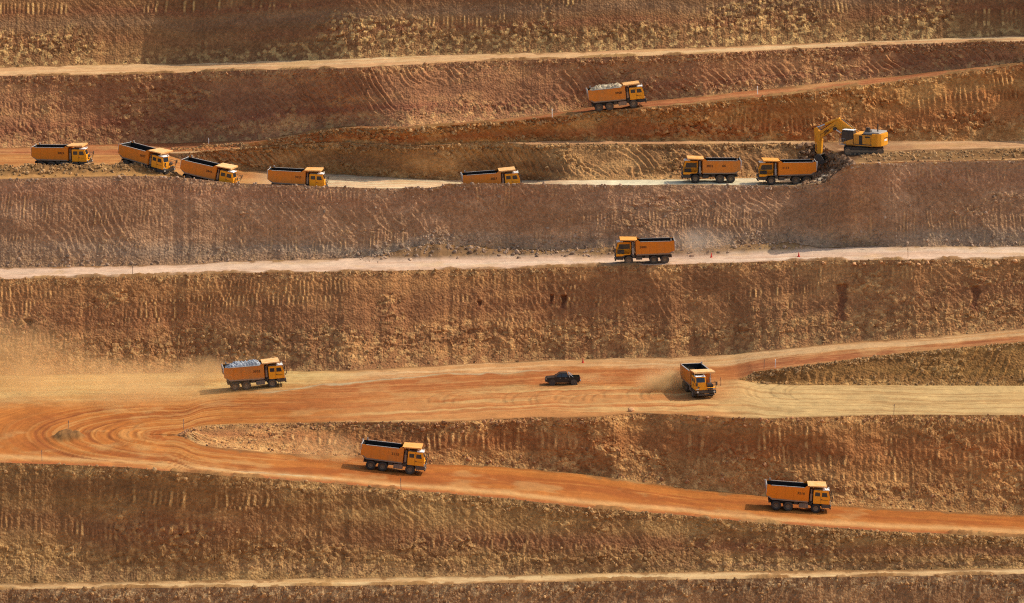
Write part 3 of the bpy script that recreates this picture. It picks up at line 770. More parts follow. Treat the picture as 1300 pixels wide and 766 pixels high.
# ------------------------------------------------------------------ dump truck (x forward, y left; cab on the right-hand side)
def truck_meshes():
    T = {}
    W = 1.6
    side = [(-4.55, 3.62), (-4.6, 2.15), (-3.8, 1.58), (1.36, 1.50), (1.45, 3.86), (1.12, 3.86), (0.72, 3.55), (-3.95, 3.55), (-4.1, 3.62)]
    b = MB()
    b.prism(side, -W, -W + .10); b.prism(side, W - .10, W)
    b.box(1.28, 1.44, -W + .1, W - .1, 1.5, 3.84)                       # headboard
    b.prism([(-4.5, 2.05), (-3.75, 1.5), (1.3, 1.5), (1.3, 1.62), (-3.72, 1.62), (-4.45, 2.17)], -W + .1, W - .1)   # floor
    for x in (-3.1, -1.9, -.7, .5):                                      # pressed stiffeners along the sides
        for sy in (-1, 1): b.box(x - .05, x + .05, sy * W - .02 if sy > 0 else -W - .02, W + .02 if sy > 0 else -W + .02, 1.62, 3.45)
    T['dump_body'] = b.mesh('dump_body', M_ORANGE, .015)
    T['liner'] = MB().box(-3.7, 1.26, -W + .11, -W + .14, 1.66, 3.53).box(-3.7, 1.26, W - .14, W - .11, 1.66, 3.53).box(1.22, 1.27, -W + .15, W - .15, 1.66, 3.8).box(-3.7, 1.2, -W + .15, W - .15, 1.63, 1.68).prism([(-4.26, 1.95), (-4.21, 1.95), (-4.48, 3.56), (-4.54, 3.56)], -W + .13, W - .13).prism([(-4.3, 2.1), (-3.72, 1.66), (-3.72, 3.54), (-4.5, 3.54)], -W + .105, -W + .13).prism([(-4.3, 2.1), (-3.72, 1.66), (-3.72, 3.54), (-4.5, 3.54)], W - .13, W - .105).mesh('liner', M_LINER)
    c = MB()
    c.prism([(1.2, 3.875), (3.82, 3.97), (3.86, 3.90), (3.84, 3.62), (3.78, 3.62), (3.6, 3.80), (1.5, 3.74), (1.46, 3.72), (1.2, 3.72)], -W, -W + .06)
    c.prism([(1.2, 3.875), (3.82, 3.97), (3.86, 3.90), (3.84, 3.74), (3.6, 3.80), (1.5, 3.74), (1.46, 3.72), (1.2, 3.72)], W - .06, W)
    c.prism([(1.2, 3.87), (3.82, 3.965), (3.82, 3.91), (1.2, 3.81)], -W + .06, W - .06)
    c.prism([(3.76, 3.93), (3.84, 3.93), (3.84, 3.72), (3.76, 3.72)], -W + .06, W - .06)
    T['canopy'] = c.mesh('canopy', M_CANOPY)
    T['side_rail'] = MB().box(-3.95, .70, -W - .03, -W + .13, 3.553, 3.62).mesh('side_rail', M_RAIL)
    T['side_rail_b'] = MB().box(-3.95, .70, W - .13, W + .03, 3.553, 3.62).box(-4.15, -3.95, W - .13, W + .03, 3.63, 3.92).mesh('side_rail', M_RAIL)
    t = MB()
    t.prism([(-4.35, 1.95), (-4.62, 3.6), (-4.56, 3.6), (-4.27, 1.95)], -W + .12, W - .12)
    for y in (-1.42, -.7, 0, .7, 1.42): t.prism([(-4.42, 2.0), (-4.69, 3.58), (-4.61, 3.58), (-4.34, 2.0)], y - .06, y + .06)
    T['tailgate'] = t.mesh('tailgate', M_PALE)
    T['tail_edge'] = MB().prism([(-4.62, 2.15), (-4.80, 3.66), (-4.57, 3.68), (-4.60, 2.2)], W - .115, W + .005).mesh('tail_edge', M_PALE)
    T['tail_edge_r'] = MB().prism([(-4.61, 2.15), (-4.66, 3.66), (-4.565, 3.68), (-4.60, 2.2)], -W - .005, -W + .115).mesh('tail_edge', M_PALE)
    T['skirt'] = MB().prism([(-4.3, 1.93), (-3.75, 1.53), (1.30, 1.45), (1.31, 1.62), (-3.7, 1.72), (-4.25, 2.05)], -W - .02, -W + .05).prism([(-4.3, 1.93), (-3.75, 1.53), (1.30, 1.45), (1.31, 1.62), (-3.7, 1.72), (-4.25, 2.05)], W - .05, W + .02).mesh('skirt', M_TANK)
    ch = MB()
    ch.box(-4.0, 4.3, -.55, -.3, .85, 1.35).box(-4.0, 4.3, .3, .55, .85, 1.35)
    ch.box(1.5, 2.0, -1.3, 1.3, 1.0, 1.45).box(-3.6, 1.2, -.9, .9, 1.2, 1.49)
    for x in (-3.05, -1.35, 2.55): ch.cyl((x, -1.2, .67), (x, 1.2, .67), .16, 10)
    ch.box(-4.15, -4.0, -1.2, 1.2, .95, 1.3)
    ch.box(-.6, 0.0, -1.35, 1.35, 1.0, 1.42)
    ch.prism([(1.75, 1.4), (1.75, 1.0), (1.95, 1.42), (2.2, 1.52), (2.9, 1.52), (3.2, 1.4), (3.3, .95), (3.45, 1.5), (1.9, 1.62)], -1.55, 1.55)   # front wheel arches
    ch.box(1.55, 2.0, -1.2, .3, 1.45, 3.3)
    T['chassis'] = ch.mesh('chassis', M_DARK)
    T['bumper'] = MB().prism([(3.35, .80), (4.45, .85), (4.62, .95), (4.62, 1.32), (3.4, 1.36)], -1.55, 1.55).box(4.5, 4.70, -1.2, 1.2, .62, .82).mesh('bumper', M_DARK, .03)
    for k_, y_ in (('step', -1.44), ('step_l', 1.44)):
        T[k_] = MB().box(3.4, 3.8, y_ - .14, y_ + .14, .45, .52).box(3.42, 3.48, y_ - .03, y_ + .03, .5, .9).box(3.72, 3.78, y_ - .03, y_ + .03, .5, .9).mesh('step', M_DARK)
    cab = MB().prism([(2.08, 1.37), (2.06, 3.24), (2.12, 3.32), (4.05, 3.32), (4.14, 3.26), (4.40, 2.45), (4.45, 1.37)], -1.56, .05)
    T['cab'] = cab.mesh('cab', M_CAB, .04)
    T['roof_box'] = MB().box(2.15, 3.3, -1.45, -.1, 3.325, 3.47).mesh('roof_box', M_DARK, .02)
    T['roof_panel'] = MB().prism([(3.32, 3.325), (4.2, 3.325), (4.3, 3.36), (4.22, 3.44), (3.32, 3.46)], -1.5, -.02).mesh('roof_panel', M_WHITE, .02)
    T['beacon'] = MB().cyl((4.2, -.3, 3.44), (4.2, -.3, 3.62), .10, 10).mesh('beacon', M_LAMP)
    def win(pts, y0, y1): return MB().prism(pts, y0, y1)
    T['window_rear'] = win([(2.28, 2.46), (2.28, 3.02), (2.98, 3.02), (2.98, 2.46)], -1.575, -1.54).mesh('window', M_GLASS, .012)
    T['window_front'] = win([(3.26, 2.42), (3.26, 3.02), (3.92, 3.02), (4.08, 2.42)], -1.575, -1.54).mesh('window', M_GLASS, .012)
    T['window_left'] = win([(2.3, 2.25), (2.3, 3.02), (3.92, 3.02), (4.12, 2.3)], .03, .065).mesh('window', M_GLASS, .012)
    def slab(p, q, y0, y1, th):     # pane on the sloping front
        (xa, za), (xb, zb) = p, q
        return MB().prism([(xa, za), (xb, zb), (xb + th, zb + th * .3), (xa + th, za + th * .3)], y0, y1)
    T['windscreen'] = slab((4.36, 2.52), (4.155, 3.16), -1.40, -.12, .035).mesh('windscreen', M_GLASS)
    T['door_seam'] = MB().box(3.10, 3.13, -1.567, -1.55, 1.5, 3.2).box(3.13, 4.15, -1.567, -1.55, 1.93, 1.98).mesh('door_seam', M_LETTER)
    T['door_handle'] = MB().box(3.18, 3.36, -1.60, -1.555, 2.02, 2.08).mesh('door_handle', M_DARK)
    f = MB().prism([(2.3, 1.56), (2.35, 1.66), (4.38, 1.72), (4.48, 1.66), (4.5, 1.38), (3.45, 1.38), (3.2, 1.56)], .07, 1.57)
    f.prism([(2.28, 1.6), (2.28, 1.98), (2.36, 1.98), (2.42, 1.66)], 1.42, 1.57)
    T['bonnet'] = f.mesh('bonnet', M_CAB, .03)
    T['grille'] = MB().box(4.452, 4.52, .25, 1.25, 1.42, 1.68).box(3.2, 4.25, .35, 1.2, 1.74, 2.15).mesh('grille', M_DARK, .02)
    for i, y in enumerate((-1.25, 1.25)): T['headlight%d' % i] = MB().cyl((4.60, y, 1.14), (4.68, y, 1.14), .14, 12).mesh('headlight', M_LAMP); T['side_lamp%d' % i] = MB().box(4.44, 4.53, y - .2, y + .2, 1.46, 1.62).mesh('side_lamp', M_LAMP)
    T['rail'] = MB().tube([(4.55, 1.5, 1.5), (4.55, 1.5, 2.5), (4.55, .2, 2.5), (4.55, .2, 1.5)], .03).tube([(4.55, 1.5, 2.1), (4.55, .2, 2.1)], .025).tube([(4.5, 1.52, 2.5), (3.4, 1.52, 2.5), (3.4, 1.52, 1.7)], .03).mesh('rail', M_DARK)
    m1 = MB().tube([(4.42, -1.3, 1.9), (4.74, -1.45, 2.1), (4.74, -1.45, 2.45)], .03).box(4.69, 4.79, -1.60, -1.32, 2.05, 2.55).box(4.6, 4.72, -1.3, -1.0, 1.75, 1.95)
    T['mirror'] = m1.mesh('mirror', M_DARK, .015)
    T['mirror_left'] = MB().tube([(4.5, 1.3, 1.6), (4.74, 1.5, 2.0), (4.74, 1.5, 2.5)], .03).box(4.69, 4.79, 1.38, 1.68, 2.1, 2.65).mesh('mirror', M_DARK, .015)
    T['air_cleaner'] = MB().cyl((1.75, -1.35, 1.7), (1.75, -1.35, 2.75), .17, 14).cyl((1.75, -1.35, 2.75), (1.75, -1.35, 3.4), .07, 10).mesh('air_cleaner', M_TANK)
    T['exhaust_pipe'] = MB().cyl((1.85, 1.3, 1.5), (1.85, 1.3, 2.6), .15, 14).cyl((1.85, 1.3, 2.6), (1.85, 1.3, 3.55), .07, 10).mesh('exhaust_pipe', M_RAIL)
    ft = MB().box(.15, 1.45, -1.45, -.75, .62, 1.28)
    for x in (.35, .65, .95, 1.25): ft.box(x - .03, x + .03, -1.475, -.74, .60, 1.30)
    T['fuel_tank'] = ft.mesh('fuel_tank', M_TANK, .04)
    T['battery_box'] = MB().box(.45, 1.4, .75, 1.4, .75, 1.28).mesh('battery_box', M_DARK, .03)
    def wheel(wd):
        R = .675; h = wd / 2
        prof = [(.36, -h * .8), (.40, -h * .95), (.56, -h), (.63, -h * .92), (R, -h * .7), (R, -h * .1), (R - .03, -h * .05), (R - .03, h * .05), (R, h * .1), (R, h * .7), (.63, h * .92), (.56, h), (.40, h * .95), (.36, h * .8)]
        w = MB().lathe(prof, 28)
        for i in range(28):                                              # tread lugs
            a = 2 * pi * i / 28
            for sgn in (-1, 1):
                y = sgn * h * .42
                p = Vector((cos(a) * (R - .01), y, sin(a) * (R - .01)))
                tx = Vector((-sin(a), 0, cos(a))); rx = Vector((cos(a), 0, sin(a))); yx = Vector((0, 1, 0))
                vs = [p + tx * sx * .035 + yx * sy * h * .28 + rx * sr * .03 for sr in (-1, 1) for sx, sy in ((-1, -1), (1, -1), (1, 1), (-1, 1))]
                w.add(vs, [(0, 3, 2, 1), (4, 5, 6, 7), (0, 1, 5, 4), (1, 2, 6, 5), (2, 3, 7, 6), (3, 0, 4, 7)])
        tyre = w.mesh('wheel', M_TYRE, smooth=True)
        rm = MB().lathe([(.385, -h * .86), (.36, -h * .7), (.30, -h * .55), (.16, -h * .5), (.15, -h * .8), (0.001, -h * .82)], 20)
        rm.lathe([(.385, h * .86), (.36, h * .7), (.30, h * .55), (.16, h * .5), (.15, h * .8), (0.001, h * .82)], 20)
        for i in range(10):
            a = 2 * pi * i / 10
            for sgn in (-1, 1): rm.cyl((cos(a) * .24, sgn * h * .5, sin(a) * .24), (cos(a) * .24, sgn * h * .62, sin(a) * .24), .022, 6)
        return tyre, rm.mesh('rim', M_RIM, smooth=True)
    T['wf'] = wheel(.42); T['wr'] = wheel(.74)
    return T
TM = truck_meshes()

def text_mesh(txt, size):
    cu = bpy.data.curves.new('lettering', 'FONT'); cu.body = txt; cu.size = size; cu.extrude = .006; cu.align_x = 'CENTER'; cu.align_y = 'CENTER'
    cu.resolution_u = 3; cu.space_character = 1.08
    cu.offset = 0.012
    o = bpy.data.objects.new('lettering', cu); COL.objects.link(o)
    dg = bpy.context.evaluated_depsgraph_get(); dg.update()
    me = bpy.data.meshes.new_from_object(o.evaluated_get(dg)); bpy.data.objects.remove(o)
    me.name = 'number'; me.materials.clear(); me.materials.append(M_LETTER)
    return me

TRUCKS = []
def make_truck(cx, cy, cz, yaw, pitch, label, num=None, extra=None, right=True, tailgate=True, sx=1.0):
    M = Matrix.Translation((cx, cy, cz)) @ Matrix.Rotation(radians(yaw), 4, 'Z') @ Matrix.Rotation(radians(-pitch), 4, 'Y')
    e = empty('dump_truck', M)
    tag(e, label, 'dump truck', 'orange dump trucks in the pit')
    body = obj('dump_body', TM['dump_body'], e)
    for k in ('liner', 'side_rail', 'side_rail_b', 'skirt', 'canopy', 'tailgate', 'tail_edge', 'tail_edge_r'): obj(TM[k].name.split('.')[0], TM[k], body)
    obj('chassis', TM['chassis'], e); obj('bumper', TM['bumper'], e); obj('step', TM['step'], e); obj('step', TM['step_l'], e)
    cab_ = obj('cab', TM['cab'], e)
    for k in ('roof_box', 'roof_panel', 'beacon', 'window_rear', 'window_front', 'window_left', 'windscreen', 'door_seam', 'door_handle'):
        obj(TM[k].name.split('.')[0], TM[k], cab_)
    bo = obj('bonnet', TM['bonnet'], e); obj('grille', TM['grille'], bo)
    for k in ('headlight0', 'headlight1', 'side_lamp0', 'side_lamp1', 'rail', 'mirror', 'mirror_left', 'air_cleaner', 'exhaust_pipe', 'fuel_tank', 'battery_box'):
        obj(TM[k].name.split('.')[0], TM[k], e)
    for (x, y, kind) in ((2.55, -1.34, 'wf'), (2.55, 1.34, 'wf'), (-1.35, -1.18, 'wr'), (-1.35, 1.18, 'wr'), (-3.05, -1.18, 'wr'), (-3.05, 1.18, 'wr')):
        w = obj('wheel', TM[kind][0], e); w.location = (x, y, .675); w.rotation_euler = (0, random.uniform(0, 6), 0)
        obj('rim', TM[kind][1], w)
    if num:
        me = text_mesh(num, .50)
        n = obj('number', me, body)
        if right: n.location = (-.35 + .65, -1.626, 2.72); n.rotation_euler = (pi / 2, 0, 0)
        else: n.location = (.30, 1.626, 2.72); n.rotation_euler = (pi / 2, 0, pi)
    if extra:
        me = text_mesh(extra, .55); n = obj('number', me, body)
        n.location = (-1.95, 1.626, 2.78); n.rotation_euler = (pi / 2, 0, pi)
    TRUCKS.append((e, M))
    return e, M

def slope(zarr, x, k=4.0):
    return math.degrees(math.atan2(np.interp(x + k, X, zarr) - np.interp(x - k, X, zarr), 2 * k))

def put(u, v, zarr, yaw, label, num=None, extra=None, dp=0.0, crest=None, dz=0.0):
    p = at_road(u, v, zarr)
    x = p[0]
    if crest is not None: p = np.array([x, float(np.interp(x, X, crest[0])) + crest[1], float(np.interp(x, X, zarr))])
    heading_right = cos(radians(yaw)) > 0
    sl = slope(zarr, x)
    off = 1.5 / max(abs(cos(radians(yaw))), .5)
    return make_truck(x, p[1] + off, p[2] + dz, yaw, (sl if heading_right else -sl) + dp, label, num, extra, heading_right)

put(78, 216, zR4, -10, 'orange dump truck behind the earth windrow, leftmost in the row', '3822')
put(184, 219.5, zR4, -33, 'orange dump truck turning nose down at the windrow end, second from left', '3827', dp=-1.5)
put(265, 236, zR4, -17, 'empty orange dump truck, third from left in the row, just past the windrow', '3843', crest=(c4, 2.2))
put(377.5, 245, zR4, -6, 'empty orange dump truck, fourth from left in the row, wheels hidden by the bench lip', '3825', crest=(c4, 1.9))
put(625, 249, zR4, 4, 'empty orange dump truck alone mid-bench with its wheels half hidden by the edge', '3837', crest=(c4, 1.9), dp=2.0)
t_up, M_up = put(784.5, 139.5, zR5, 2, 'loaded orange dump truck climbing the narrow red ramp', '3908')
put(903, 232.7, zR4, 181, 'orange dump truck numbered 3835 and 66 facing left on the pale bench', '3835', '66')
put(999, 235.0, zR4, 183, 'orange dump truck being loaded beside the excavator', '3113')
put(819, 336, zR3, 181, 'orange dump truck facing left on the pinkish middle road', '3880')
t_l, M_l = put(323, 494.5, zM, 8, 'orange dump truck heaped with grey rock, dust behind it', '3902')
put(498, 600, zR1, -4, 'orange dump truck descending the haul road below the wedge face', '3125')
put(1012.5, 650, zR1, -1, 'orange dump truck lowest and farthest right on the haul road', '3216')
pf = at(892, 505, float(np.interp(27.5, X, zM)) + .15)
make_truck(pf[0] - .5, pf[1] + 3.6, pf[2] - .1, -78, 0, 'orange dump truck driving towards the viewer in a cloud of dust', None)

def load_mesh(name, c, seed, h):
    n, m = 70, 44
    gx, gy = np.meshgrid(np.linspace(-4.25, 1.35, n), np.linspace(-1.49, 1.49, m), indexing='ij')
    ex = sstep(0, .28, (gx + 4.25) / 5.6) * sstep(0, .2, (1.35 - gx) / 5.6); ey = sstep(0, .35, (1.49 - np.abs(gy)) / 1.49)
    f1, f2, rr, fa = worley(gx / .36 + 9, gy / .36 + 3, seed)
    z = 3.25 + h * ex ** .6 * ey ** .7 * (.75 + .5 * fbm(gx / 1.6, gy / 1.6, seed + 3)) + (.7 - f1) * rr * .28 * (.3 + ey) + .2 * (fbm(gx / .3, gy / .3, seed + 5, 2) - .5) * ey + .25 * fa * ey
    z = np.maximum(z, 3.0)
    co = np.stack([gx, gy, z], -1).reshape(-1, 3)
    lo = co.copy(); lo[:, 2] = 2.9
    idx = np.arange(n * m).reshape(n, m)
    q = np.stack([idx[:-1, :-1], idx[1:, :-1], idx[1:, 1:], idx[:-1, 1:]], -1).reshape(-1, 4)
    # close the heap with a skirt
    ring = np.concatenate([idx[0, :], idx[1:, -1], idx[-1, -2::-1], idx[-2:0:-1, 0]])
    q2 = np.stack([ring, np.roll(ring, -1), np.roll(ring, -1) + n * m, ring + n * m], -1)
    me_o = mesh_np('ore_load', np.vstack([co, lo]), np.vstack([q, q2]), c)
    return me_o
o = load_mesh('ore_load', stone_mat('grey_ore', (.235, .24, .24), .5), 801, .62); o.matrix_world = M_l
tag(o, 'heap of blue grey rock in the bed of the left truck on the turning ground', 'rock load')
o = load_mesh('ore_load', stone_mat('beige_ore', (.36, .28, .17), .5), 811, .65); o.matrix_world = M_up
tag(o, 'heap of beige rock in the bed of the truck on the red ramp', 'rock load')

# ------------------------------------------------------------------ excavator (x towards the bucket)
ez = float(np.interp(53.5, X, zPl))
YAW_E = 180 - 28
E_M = Matrix.Translation((55.8, 103.4, ez - .05)) @ Matrix.Rotation(radians(YAW_E), 4, 'Z')
ex = empty('excavator', E_M)
tag(ex, 'big yellow tracked excavator with raised boom on the platform edge', 'excavator')
uc = empty_parent = obj('undercarriage', MB().box(-1.5, 1.5, -1.4, 1.4, .45, 1.15).cyl((0, 0, 1.1), (0, 0, 1.55), 1.35, 24).mesh('undercarriage', M_DARK, .05), ex)
uc.rotation_euler = (0, 0, radians(24))
for sy in (-1, 1):
    tr = MB(); n = 40
    L_, R_ = 5.0, .62
    path = []
    for i in range(12): path.append((L_ / 2 + R_ * sin(pi * i / 11), R_ + R_ * cos(pi * i / 11)))
    for i in range(12): path.append((-L_ / 2 - R_ * sin(pi * i / 11), R_ - R_ * cos(pi * i / 11)))
    tr.prism(path, sy * 1.75 - .38, sy * 1.75 + .38)
    t_o = obj('track', tr.mesh('track', M_TYRE, .02), uc)
    sh = MB()                                                        # grouser bars on the belt
    pts = [Vector((a, 0, b)) for a, b in path] + [Vector((path[0][0], 0, path[0][1]))]
    for a, b in zip(pts[:-1], pts[1:]):
        nseg = max(1, int((b - a).length / .22))
        for k in range(nseg):
            p = a.lerp(b, (k + .5) / nseg); d = (b - a).normalized(); nn = Vector((-d.z, 0, d.x)) * 1
            if nn.dot(p - Vector((0, 0, R_))) < 0 and abs(p.x) > L_ / 2: nn = -nn
            if abs(p.x) <= L_ / 2: nn = Vector((0, 0, 1 if p.z > R_ else -1))
            vs = [p + d * sx * .04 + nn * sz * .045 + Vector((0, sy * 1.75 + yy * .38, 0)) for sz in (-.5, 1) for sx, yy in ((-1, -1), (1, -1), (1, 1), (-1, 1))]
            sh.add(vs, [(0, 3, 2, 1), (4, 5, 6, 7), (0, 1, 5, 4), (1, 2, 6, 5), (2, 3, 7, 6), (3, 0, 4, 7)])
    obj('track_shoes', sh.mesh('track_shoes', M_DARK), uc)
    rl = MB()
    for x in (-L_ / 2, L_ / 2): rl.cyl((x, sy * 2.1, R_), (x, sy * 2.16, R_), .48, 18).cyl((x, sy * 2.16, R_), (x, sy * 2.2, R_), .2, 12)
    for i in range(7): rl.cyl((-2.1 + .7 * i, sy * 2.1, .28), (-2.1 + .7 * i, sy * 2.17, .28), .17, 12)
    rl.box(-2.1, 2.1, sy * 2.13 - .03, sy * 2.13 + .03, .5, .85)
    obj('rollers', rl.mesh('rollers', M_RIM), uc)
house = obj('house', MB().box(-2.2, 1.6, -1.85, 1.9, 1.62, 3.30).box(1.0, 2.0, -1.85, -.6, 1.62, 2.9).box(-2.4, 2.3, -1.9, 1.95, 1.5, 1.66).mesh('house', M_YEL, .05), ex)
pn = MB()
for x in (-1.9, -1.2, .95): pn.box(x - .015, x + .015, 1.903, 1.912, 1.75, 3.1)
for x in (-2.0, -1.55, .35, .65): pn.box(x - .012, x + .012, 1.903, 1.912, 1.8, 2.7)
pn.box(-2.2, 1.6, 1.903, 1.915, 1.66, 1.80)
obj('panel_seams', pn.mesh('panel_seams', M_DARK), house)
obj('radiator_grille', MB().box(-.55, .02, 1.86, 1.93, 1.75, 3.15).box(-1.85, -1.0, 1.89, 1.925, 2.85, 3.08).mesh('radiator_grille', M_DARK), house)
cwp = [(-2.15, -1.98), (-3.1, -1.9), (-3.55, -1.3), (-3.72, -.5), (-3.72, .5), (-3.55, 1.3), (-3.1, 1.9), (-2.15, 1.98)]
cw = MB(); nn_ = len(cwp)
cw.add([(x, y, 1.55) for x, y in cwp] + [(x, y, 3.5) for x, y in cwp], [tuple(range(nn_)), tuple(range(2 * nn_ - 1, nn_ - 1, -1))] + [(i, i + nn_, (i + 1) % nn_ + nn_, (i + 1) % nn_) for i in range(nn_)])
cwo = obj('counterweight', cw.mesh('counterweight', M_YEL, .06), ex)
obj('decal', MB().box(-3.745, -3.72, -.95, .48, 2.72, 2.86).mesh('decal', M_LETTER), cwo)
obj('decal', MB().box(-3.742, -3.722, -.55, .45, 2.30, 2.62).mesh('decal', M_WHITE), cwo)
dk = MB().prism([(-3.3, 3.52), (-3.2, 3.74), (-.6, 3.74), (-.5, 3.31), (-2.1, 3.31), (-2.1, 3.52)], -1.7, 1.6)
obj('engine_deck', dk.mesh('engine_deck', M_RAIL, .03), ex)
obj('engine_deck_trim', MB().box(-2.1, -.45, 1.62, 1.92, 3.31, 3.44).mesh('engine_deck_trim', M_DARK), ex)
obj('exhaust_pipe', MB().cyl((-2.5, .3, 3.7), (-2.5, .3, 4.95), .10, 12).mesh('exhaust_pipe', M_DARK), ex)
obj('air_cleaner', MB().cyl((-.9, .9, 3.7), (-.9, .9, 4.35), .2, 14).cyl((-1.3, 1.1, 3.7), (-1.3, 1.1, 4.4), .2, 14).box(-1.7, -.7, .7, 1.4, 3.7, 3.95).mesh('air_cleaner', M_DARK), ex)
cabp = [(1.0, 1.66), (1.0, 3.75), (1.15, 3.85), (2.75, 3.85), (3.0, 3.7), (3.05, 2.4), (2.75, 1.66)]
cb = obj('cab', MB().prism(cabp, .85, 2.0).mesh('cab', M_DARK, .04), ex)
obj('window', MB().prism([(1.9, 2.35), (1.9, 3.6), (2.85, 3.6), (2.92, 2.45), (2.7, 2.1)], 1.985, 2.02).mesh('window', M_GLASS), cb)
obj('window', MB().prism([(1.12, 2.55), (1.12, 3.6), (1.78, 3.6), (1.78, 2.35)], 1.985, 2.02).mesh('window', M_GLASS), cb)
obj('windscreen', MB().box(3.03, 3.06, 1.0, 1.86, 2.35, 3.6).mesh('windscreen', M_GLASS), cb)
obj('cab_panel', MB().prism([(1.02, 1.7), (1.02, 2.5), (1.85, 2.28), (2.7, 1.95), (2.68, 1.7)], 2.0, 2.03).mesh('cab_panel', M_YEL), cb)
obj('roof_rail', MB().box(.98, 2.9, .83, 2.02, 3.86, 3.92).mesh('roof_rail', M_WHITE, .02), cb)
hr = MB()
for x in (2.3, 2.65, 3.0, 3.3): hr.tube([(x, 2.1, 1.6), (x, 2.1, 2.5)], .025)
hr.tube([(2.3, 2.1, 2.5), (3.3, 2.1, 2.5)], .025).box(2.2, 3.3, 1.2, 2.15, 1.52, 1.58)
obj('handrail', hr.mesh('handrail', M_RAIL), ex)
bp = [(.75, 2.35), (.75, 3.15), (3.95, 5.1), (4.45, 5.15), (4.9, 4.9), (7.6, 3.05), (7.85, 2.35), (7.45, 1.95), (7.1, 2.15), (4.8, 3.7), (4.2, 3.65), (1.3, 2.3)]
boom = obj('boom', MB().prism(bp, -.42, .42).mesh('boom', M_YEL, .05), ex)
obj('top_bracket', MB().box(3.9, 4.4, -.5, -.25, 5.05, 5.35).box(3.9, 4.4, .25, .5, 5.05, 5.35).tube([(.9, .3, 3.4), (3.9, .3, 5.2)], .06).tube([(.9, -.3, 3.4), (3.9, -.3, 5.2)], .06).mesh('top_bracket', M_YEL), boom)
hz = MB()
for k, yy in enumerate((-.2, -.05, .1)): hz.tube([(1.0, yy, 3.42), (3.9, yy, 5.30), (4.5, yy, 5.28), (7.5, yy, 3.25), (8.2, yy, 3.85)], .035)
hz.tube([(4.6, .45, 4.4), (6.6, .45, 3.1), (7.5, .45, 2.5)], .03)
obj('hoses', hz.mesh('hoses', M_DARK), boom)
def mark(poly): return MB().prism(poly, .423, .436)
d1 = Vector((-2.70, 2.4)).normalized()
def rowmark(x, z, ln, ht): 
    a = Vector((x, z)); n = Vector((d1.y, -d1.x)) * -ht
    return [tuple(a), tuple(a + d1 * ln), tuple(a + d1 * ln + n), tuple(a + n)]
dm = MB()
for k in range(7): dm.prism(rowmark(6.75 - .155 * k * .75 * 1.12, 2.75 + .155 * k * .667 * 1.12, .13, .20), .423, .436)
obj('decal', dm.mesh('decal', M_LETTER), boom)
dm = MB()
for k in range(3): dm.prism(rowmark(6.75 - .24 * k * .75, 3.12 + .24 * k * .667, .17, .30), .423, .436)
obj('decal', dm.mesh('decal', M_LETTER), boom)
for sy in (-1, 1):
    c_ = obj('boom_cylinder', MB().cyl((2.0, sy * .62, 1.95), (3.7, sy * .62, 3.1), .17, 14).mesh('boom_cylinder', M_YEL, smooth=True), ex)
    obj('rod', MB().cyl((3.7, sy * .62, 3.1), (4.75, sy * .62, 3.7), .09, 12).mesh('rod', M_CHROME, smooth=True), c_)
    obj('pin', MB().cyl((4.75, sy * .44, 3.75), (4.75, sy * .85, 3.75), .26, 12).mesh('pin', M_DARK), c_)
ac = obj('arm_cylinder', MB().cyl((4.2, 0, 5.35), (6.7, 0, 4.25), .22, 14).mesh('arm_cylinder', M_YEL, smooth=True), ex)
obj('rod', MB().cyl((6.7, 0, 4.25), (8.15, 0, 3.62), .11, 12).mesh('rod', M_CHROME, smooth=True), ac)
ap = [(8.05, 3.75), (8.5, 3.55), (8.55, 3.2), (8.15, 1.9), (7.85, -.55), (7.35, -.6), (7.25, -.2), (7.15, 1.7), (7.4, 2.6)]
arm = obj('arm', MB().prism(ap, -.36, .36).mesh('arm', M_YEL, .04), ex)
obj('arm_plate', MB().prism([(7.35, 2.7), (8.0, 2.6), (7.9, 1.6), (7.3, 1.6)], -.48, .48).mesh('arm_plate', M_YEL, .03), arm)
obj('bucket_cylinder', MB().cyl((8.45, 0, 3.0), (8.35, 0, 1.2), .16, 12).cyl((8.35, 0, 1.2), (8.25, 0, .1), .08, 10).tube([(8.25, .3, .1), (7.9, .3, -.4)], .08).tube([(8.25, -.3, .1), (7.9, -.3, -.4)], .08).mesh('bucket_cylinder', M_YEL), arm)
bk = []
for i in range(9):
    a = radians(95 - 190 * i / 8); bk.append((7.0 - 1.0 * cos(a) * 1.0, -1.25 + .75 * sin(a)))
bk = [(7.75, -.5), (8.0, -.9), (7.95, -1.5), (7.5, -1.95), (6.8, -2.05), (6.15, -1.75), (6.3, -1.65), (6.85, -1.9), (7.4, -1.8), (7.78, -1.45), (7.8, -.95), (7.6, -.65), (7.1, -.62), (7.1, -.5)]
bucket = MB().prism(bk, -.95, .95)
for sy in (-1, 1): bucket.prism([(7.75, -.5), (8.0, -.9), (7.95, -1.5), (7.5, -1.95), (6.8, -2.05), (6.15, -1.75), (7.1, -.5)], sy * .95 - .04, sy * .95 + .04)
bko = obj('bucket', bucket.mesh('bucket', M_DARK), ex)
th = MB()
for i in range(5): th.prism([(6.25, -1.82), (5.85, -1.52), (6.2, -1.68)], -.9 + .4 * i, -.7 + .4 * i)
obj('teeth', th.mesh('teeth', M_CHROME), bko)

